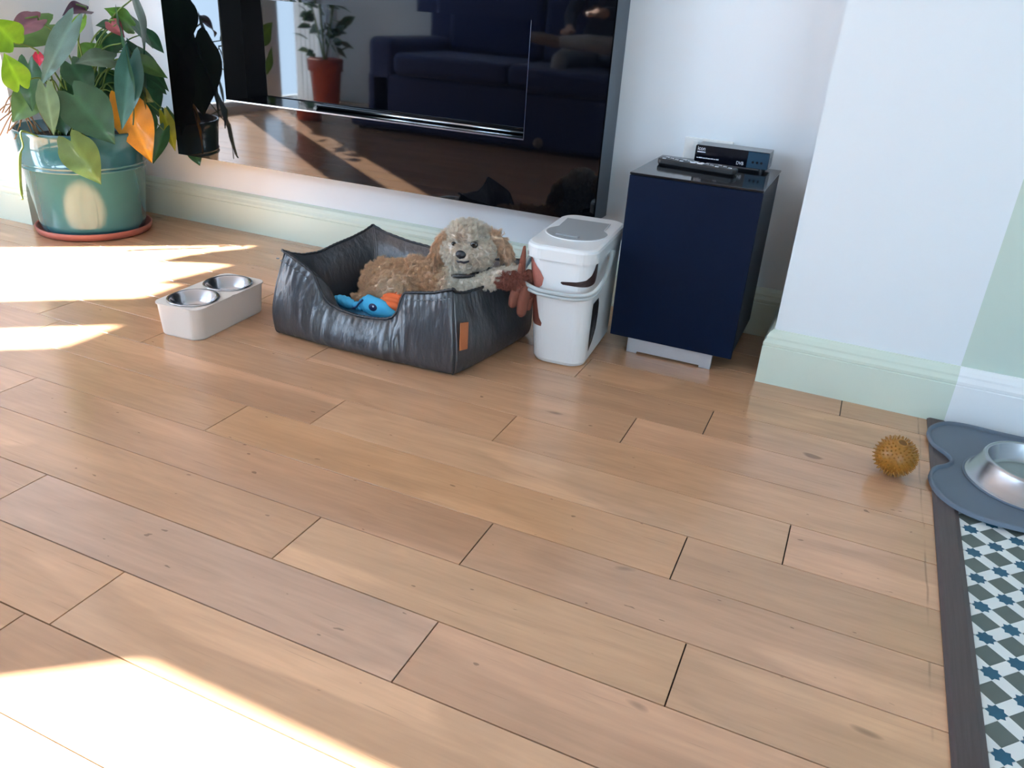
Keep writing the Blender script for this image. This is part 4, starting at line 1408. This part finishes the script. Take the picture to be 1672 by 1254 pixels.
def leaf_geo(b, t, w, fold, curl, col, rg_, FACE=FACE):
    b, t = Vector(b), Vector(t)
    ax = t - b
    Ln = ax.length
    ax.normalize()
    nrm = (FACE - ax * FACE.dot(ax)).normalized()
    nrm = (Matrix.Rotation(rg_.uniform(-0.25, 0.25), 3, ax) @ nrm)
    sd = ax.cross(nrm).normalized()
    nv_, nu_ = 12, 9
    V, C = [], []
    lc = np.array(lin(col)[:3])
    for i in range(nv_ + 1):
        v = i / nv_
        hw = float(np.interp(v, HWX, HWY)) * w / 2
        for j in range(nu_):
            u = -1 + 2 * j / (nu_ - 1)
            y = v * Ln - 0.2 * Ln * (1 - v) ** 5 * math.sin(math.pi * min(1, abs(u)))
            z = fold * abs(u) ** 1.2 * hw * 0.9 + curl * Ln * (0.25 - (v - 0.5) ** 2) * 0.9 + 0.012 * math.sin(v * 11 + u * 3) * w
            p = b + ax * y + sd * (u * hw) + nrm * z
            V.append(tuple(p))
            k = 1.0 + (0.35 if abs(u) < 0.1 else 0.0) - 0.12 * abs(u) + 0.10 * math.sin(v * 22 + abs(u) * 4) * (abs(u) > 0.1)
            if col == LC['g_mott'] and v > 0.55 and u > 0.2:
                C.append(lc * k * np.array((1.35, 1.25, 1.2)))
            else:
                C.append(lc * k)
    F = []
    for i in range(nv_):
        for j in range(nu_ - 1):
            a = i * nu_ + j
            F.append((a, a + 1, a + nu_ + 1, a + nu_))
    return V, F, np.clip(np.array(C), 0, 1)


lr = random.Random(5)
for kd, b, t, w, fo_, cu in LEAVES:
    fl_ = kd.startswith('f_')
    V, F, C = leaf_geo(b, t, w, fo_, cu, LC[kd], lr, Vector((0.62, 0.62, 0.35)).normalized() if fo_ == 0.151 else FACE)
    lf = obj('flower' if fl_ else 'leaf', (V, F), 'leaf', pp, smooth=True, colors=C)
    bb = Vector(b)
    root = PC + Vector((lr.uniform(-0.07, 0.07), lr.uniform(-0.07, 0.07), 0.37))
    mid = root.lerp(bb, 0.55) + Vector((0, 0, 0.10 if bb.z > 0.5 else 0.14))
    path = catmull([root, mid, bb], 8)
    obj('stem', tube(path, [0.0042 - 0.002 * i / (len(path) - 1) for i in range(len(path))], 6), 'stem', lf, smooth=True)
    if fl_:
        tt = Vector(t)
        mm = bb.lerp(tt, 0.35)
        obj('spadix', tube([bb, bb + Vector((0, 0, 0.012)), mm + Vector((0.012, -0.012, 0.028))], [0.003, 0.0038, 0.0022], 8), 'stem', lf, smooth=True)
tl_ = leaf_geo((-2.56, 2.575, 0.325), (-2.522, 2.565, 0.262), 0.06, 0.2, 0.1, LC['g_dark'], lr)
obj('leaf', tl_[:2], 'leaf', pp, smooth=True, colors=tl_[2])
obj('hanging_shoot', tube(catmull([(-2.80, 2.07, 0.40), (-2.777, 1.99, 0.43), (-2.776, 1.985, 0.38), (-2.781, 1.968, 0.346), (-2.783, 1.95, 0.25), (-2.776, 1.942, 0.205), (-2.77, 1.938, 0.198)], 6), [0.003] * 12 + [0.0035] * 5 + [0.0065] * 12 + [0.004] * 8, 8), 'stem', pp, smooth=True)
for k in range(16):
    a = lr.uniform(2.2, 4.8)
    r0 = lr.uniform(0.05, 0.16)
    p0 = PC + Vector((r0 * math.cos(a), r0 * math.sin(a) - 0.02, 0.38))
    p2 = PC + Vector((lr.uniform(-0.16, 0.02), lr.uniform(-0.34, -0.18), lr.uniform(0.38, 0.5)))
    obj('aerial_root', tube(catmull([p0, p0.lerp(p2, 0.5) + Vector((0, 0, 0.1)), p2], 6), 0.0022, 5), 'root', pp, smooth=True)

# ------------------------------------------------------------------ behind the camera (mirrored in the black glass)
sf_ = thing('sofa', 'navy blue fabric sofa opposite the fireplace', 'sofa', (-2.4, -0.9, 0))
obj('base', box(-3.75, -1.3, -1.38, -0.42, 0.02, 0.40), 'sofa_navy', sf_, bevel=0.03, bseg=3)
for x0 in (-3.50, -2.53):
    obj('seat_cushion', box(x0, x0 + 0.96, -1.2, -0.38, 0.40, 0.56), 'sofa_navy', sf_, bevel=0.05, bseg=4)
    obj('back_cushion', box(x0, x0 + 0.96, -1.46, -1.28, 0.54, 1.05), 'sofa_navy', sf_, bevel=0.06, bseg=4)
obj('back', box(-3.75, -1.3, -1.52, -1.4, 0.02, 1.02), 'sofa_navy', sf_, bevel=0.04, bseg=3)
for x0 in (-3.75, -1.56):
    obj('arm', box(x0, x0 + 0.25, -1.38, -0.42, 0.02, 0.66), 'sofa_navy', sf_, bevel=0.06, bseg=4)
for x, y in ((-3.68, -0.5), (-1.38, -0.5), (-3.68, -1.34), (-1.38, -1.34)):
    obj('leg', box(x - 0.025, x + 0.025, y - 0.025, y + 0.025, 0, 0.07), 'black_plastic', sf_)

pr = thing('person', 'person sitting on the sofa in grey trousers, ankle crossed over knee', 'person', (-1.75, -0.8, 0.5))
LEGS = chain([(-1.86, -0.98, 0.60, 0.10), (-1.86, -0.52, 0.60, 0.075), (-1.86, -0.36, 0.58, 0.062), (-1.87, -0.30, 0.30, 0.052), (-1.88, -0.32, 0.10, 0.04)])
LEGS += chain([(-1.68, -0.98, 0.60, 0.10), (-1.52, -0.52, 0.66, 0.08), (-1.45, -0.36, 0.70, 0.064), (-1.65, -0.32, 0.71, 0.056), (-1.84, -0.34, 0.705, 0.042)])
LEGS += [ellipsoid((-1.77, -1.0, 0.62), (0.19, 0.13, 0.12))]
FEET = chain([(-1.84, -0.34, 0.70, 0.036), (-1.90, -0.33, 0.70, 0.042), (-1.99, -0.30, 0.715, 0.042), (-2.08, -0.27, 0.725, 0.032)]) + chain([(-1.88, -0.32, 0.11, 0.04), (-1.88, -0.27, 0.045, 0.042), (-1.89, -0.13, 0.04, 0.036)])
TORSO = [ellipsoid((-1.77, -1.03, 0.74), (0.17, 0.11, 0.16)), ellipsoid((-1.77, -1.06, 0.95), (0.18, 0.105, 0.19)), ellipsoid((-1.77, -1.06, 1.08), (0.21, 0.085, 0.09))]
TORSO += chain([(-1.97, -1.05, 1.08, 0.06), (-2.0, -0.88, 0.86, 0.05), (-1.90, -0.62, 0.78, 0.042)]) + chain([(-1.57, -1.05, 1.08, 0.06), (-1.50, -0.82, 0.9, 0.05), (-1.60, -0.50, 0.90, 0.042)])
HEAD = chain([(-1.77, -1.05, 1.12, 0.052), (-1.77, -1.04, 1.22, 0.05)]) + [ellipsoid((-1.77, -1.02, 1.31), (0.075, 0.095, 0.115)), ellipsoid((-1.77, -0.93, 1.30), (0.014, 0.022, 0.018))]
HANDS = []
for cx, cy, cz, sg in ((-1.64, -0.40, 0.90, -1), (-1.88, -0.55, 0.775, 1)):
    HANDS += [ellipsoid((cx, cy, cz), (0.04, 0.048, 0.018))]
    for q in range(4):
        HANDS += chain([(cx - 0.03 + 0.02 * q, cy + 0.03, cz, 0.010), (cx - 0.032 + 0.021 * q, cy + 0.075, cz - 0.004, 0.009), (cx - 0.032 + 0.021 * q, cy + 0.10 - 0.006 * abs(q - 1.5), cz - 0.026, 0.008)])
    HANDS += chain([(cx + sg * 0.03, cy - 0.01, cz, 0.012), (cx + sg * 0.055, cy + 0.03, cz - 0.006, 0.010), (cx + sg * 0.05, cy + 0.055, cz - 0.012, 0.009)])
ARMW = chain([(-1.60, -0.50, 0.90, 0.035), (-1.64, -0.43, 0.90, 0.03)]) + chain([(-1.90, -0.62, 0.78, 0.035), (-1.88, -0.57, 0.776, 0.03)])
BV, BF = blob(LEGS + FEET + TORSO + HEAD + HANDS + ARMW, 0.0085, 3)
PSH = np.array((-0.27, -0.28, 0.03))
pbody = obj('body', (BV + PSH, BF), 'skin', pr, smooth=True)
pbody.data.materials.append(MATS['trousers'])
pbody.data.materials.append(MATS['shirt'])
pbody.data.materials.append(MATS['slipper'])
mi = []
for q in BF:
    c = BV[list(q)].mean(0)
    foot = (c[0] < -1.855 and c[2] > 0.655 and c[1] > -0.42 and c[2] < 0.765) or (c[2] < 0.12)
    hand = (c[1] > -0.475 and c[2] > 0.84) or (c[1] > -0.6 and c[2] > 0.745 and c[0] < -1.8 and c[1] < -0.42)
    if foot:
        mi.append(3)
    elif hand or c[2] > 1.16:
        mi.append(0)
    elif c[2] > 0.735 and c[1] < -0.45 or c[2] > 0.8:
        mi.append(2)
    else:
        mi.append(1)
pbody.data.polygons.foreach_set('material_index', np.array(mi, np.int32))
HV, HF = blob([ellipsoid((-1.77, -1.045, 1.345), (0.082, 0.092, 0.092))], 0.012, 3)
HV = HV + PSH
obj('hair', (HV, HF), 'hair', pr, smooth=True)
for s in (-1, 1):
    obj('eye', ellipsoid((-2.04 + s * 0.03, -1.21, 1.355), (0.011, 0.008, 0.008), None, 10, 6), 'dog_eye', pr, smooth=True)
obj('mouth', ellipsoid((-2.04, -1.209, 1.292), (0.022, 0.006, 0.005), None, 12, 6), 'terracotta', pr, smooth=True)

tpz = thing('terracotta_planter', 'terracotta planter with green shrub by the garden window', 'potted plant', (-4.2, -0.5, 0))
obj('pot', lathe([(0.0, 0.002), (0.095, 0.002), (0.125, 0.36), (0.14, 0.362), (0.145, 0.45), (0.135, 0.455), (0.12, 0.44), (0.115, 0.40), (0.0, 0.40)], (-4.2, -0.5, 0), 40, False, False), 'terracotta_red', tpz, smooth=True)
for k in range(46):
    a, rr_ = lr.uniform(0, 6.28), lr.uniform(0.03, 0.24)
    b = Vector((-4.2 + rr_ * math.cos(a) * 0.8, -0.5 + rr_ * math.sin(a) * 0.8, lr.uniform(0.5, 1.05)))
    t_ = b + Vector((math.cos(a) * 0.1, math.sin(a) * 0.1, lr.uniform(-0.08, 0.08)))
    V, F, C = leaf_geo(b, t_, 0.07, 0.2, 0.2, (40, 74, 40), lr)
    lf = obj('leaf', (V, F), 'leaf', tpz, smooth=True, colors=C)
for k in range(5):
    a = k * 1.26
    obj('stem', tube([(-4.2, -0.5, 0.40), (-4.2 + 0.06 * math.cos(a), -0.5 + 0.06 * math.sin(a), 0.7), (-4.2 + 0.13 * math.cos(a), -0.5 + 0.13 * math.sin(a), 1.0)], 0.008, 6), 'stem', tpz)
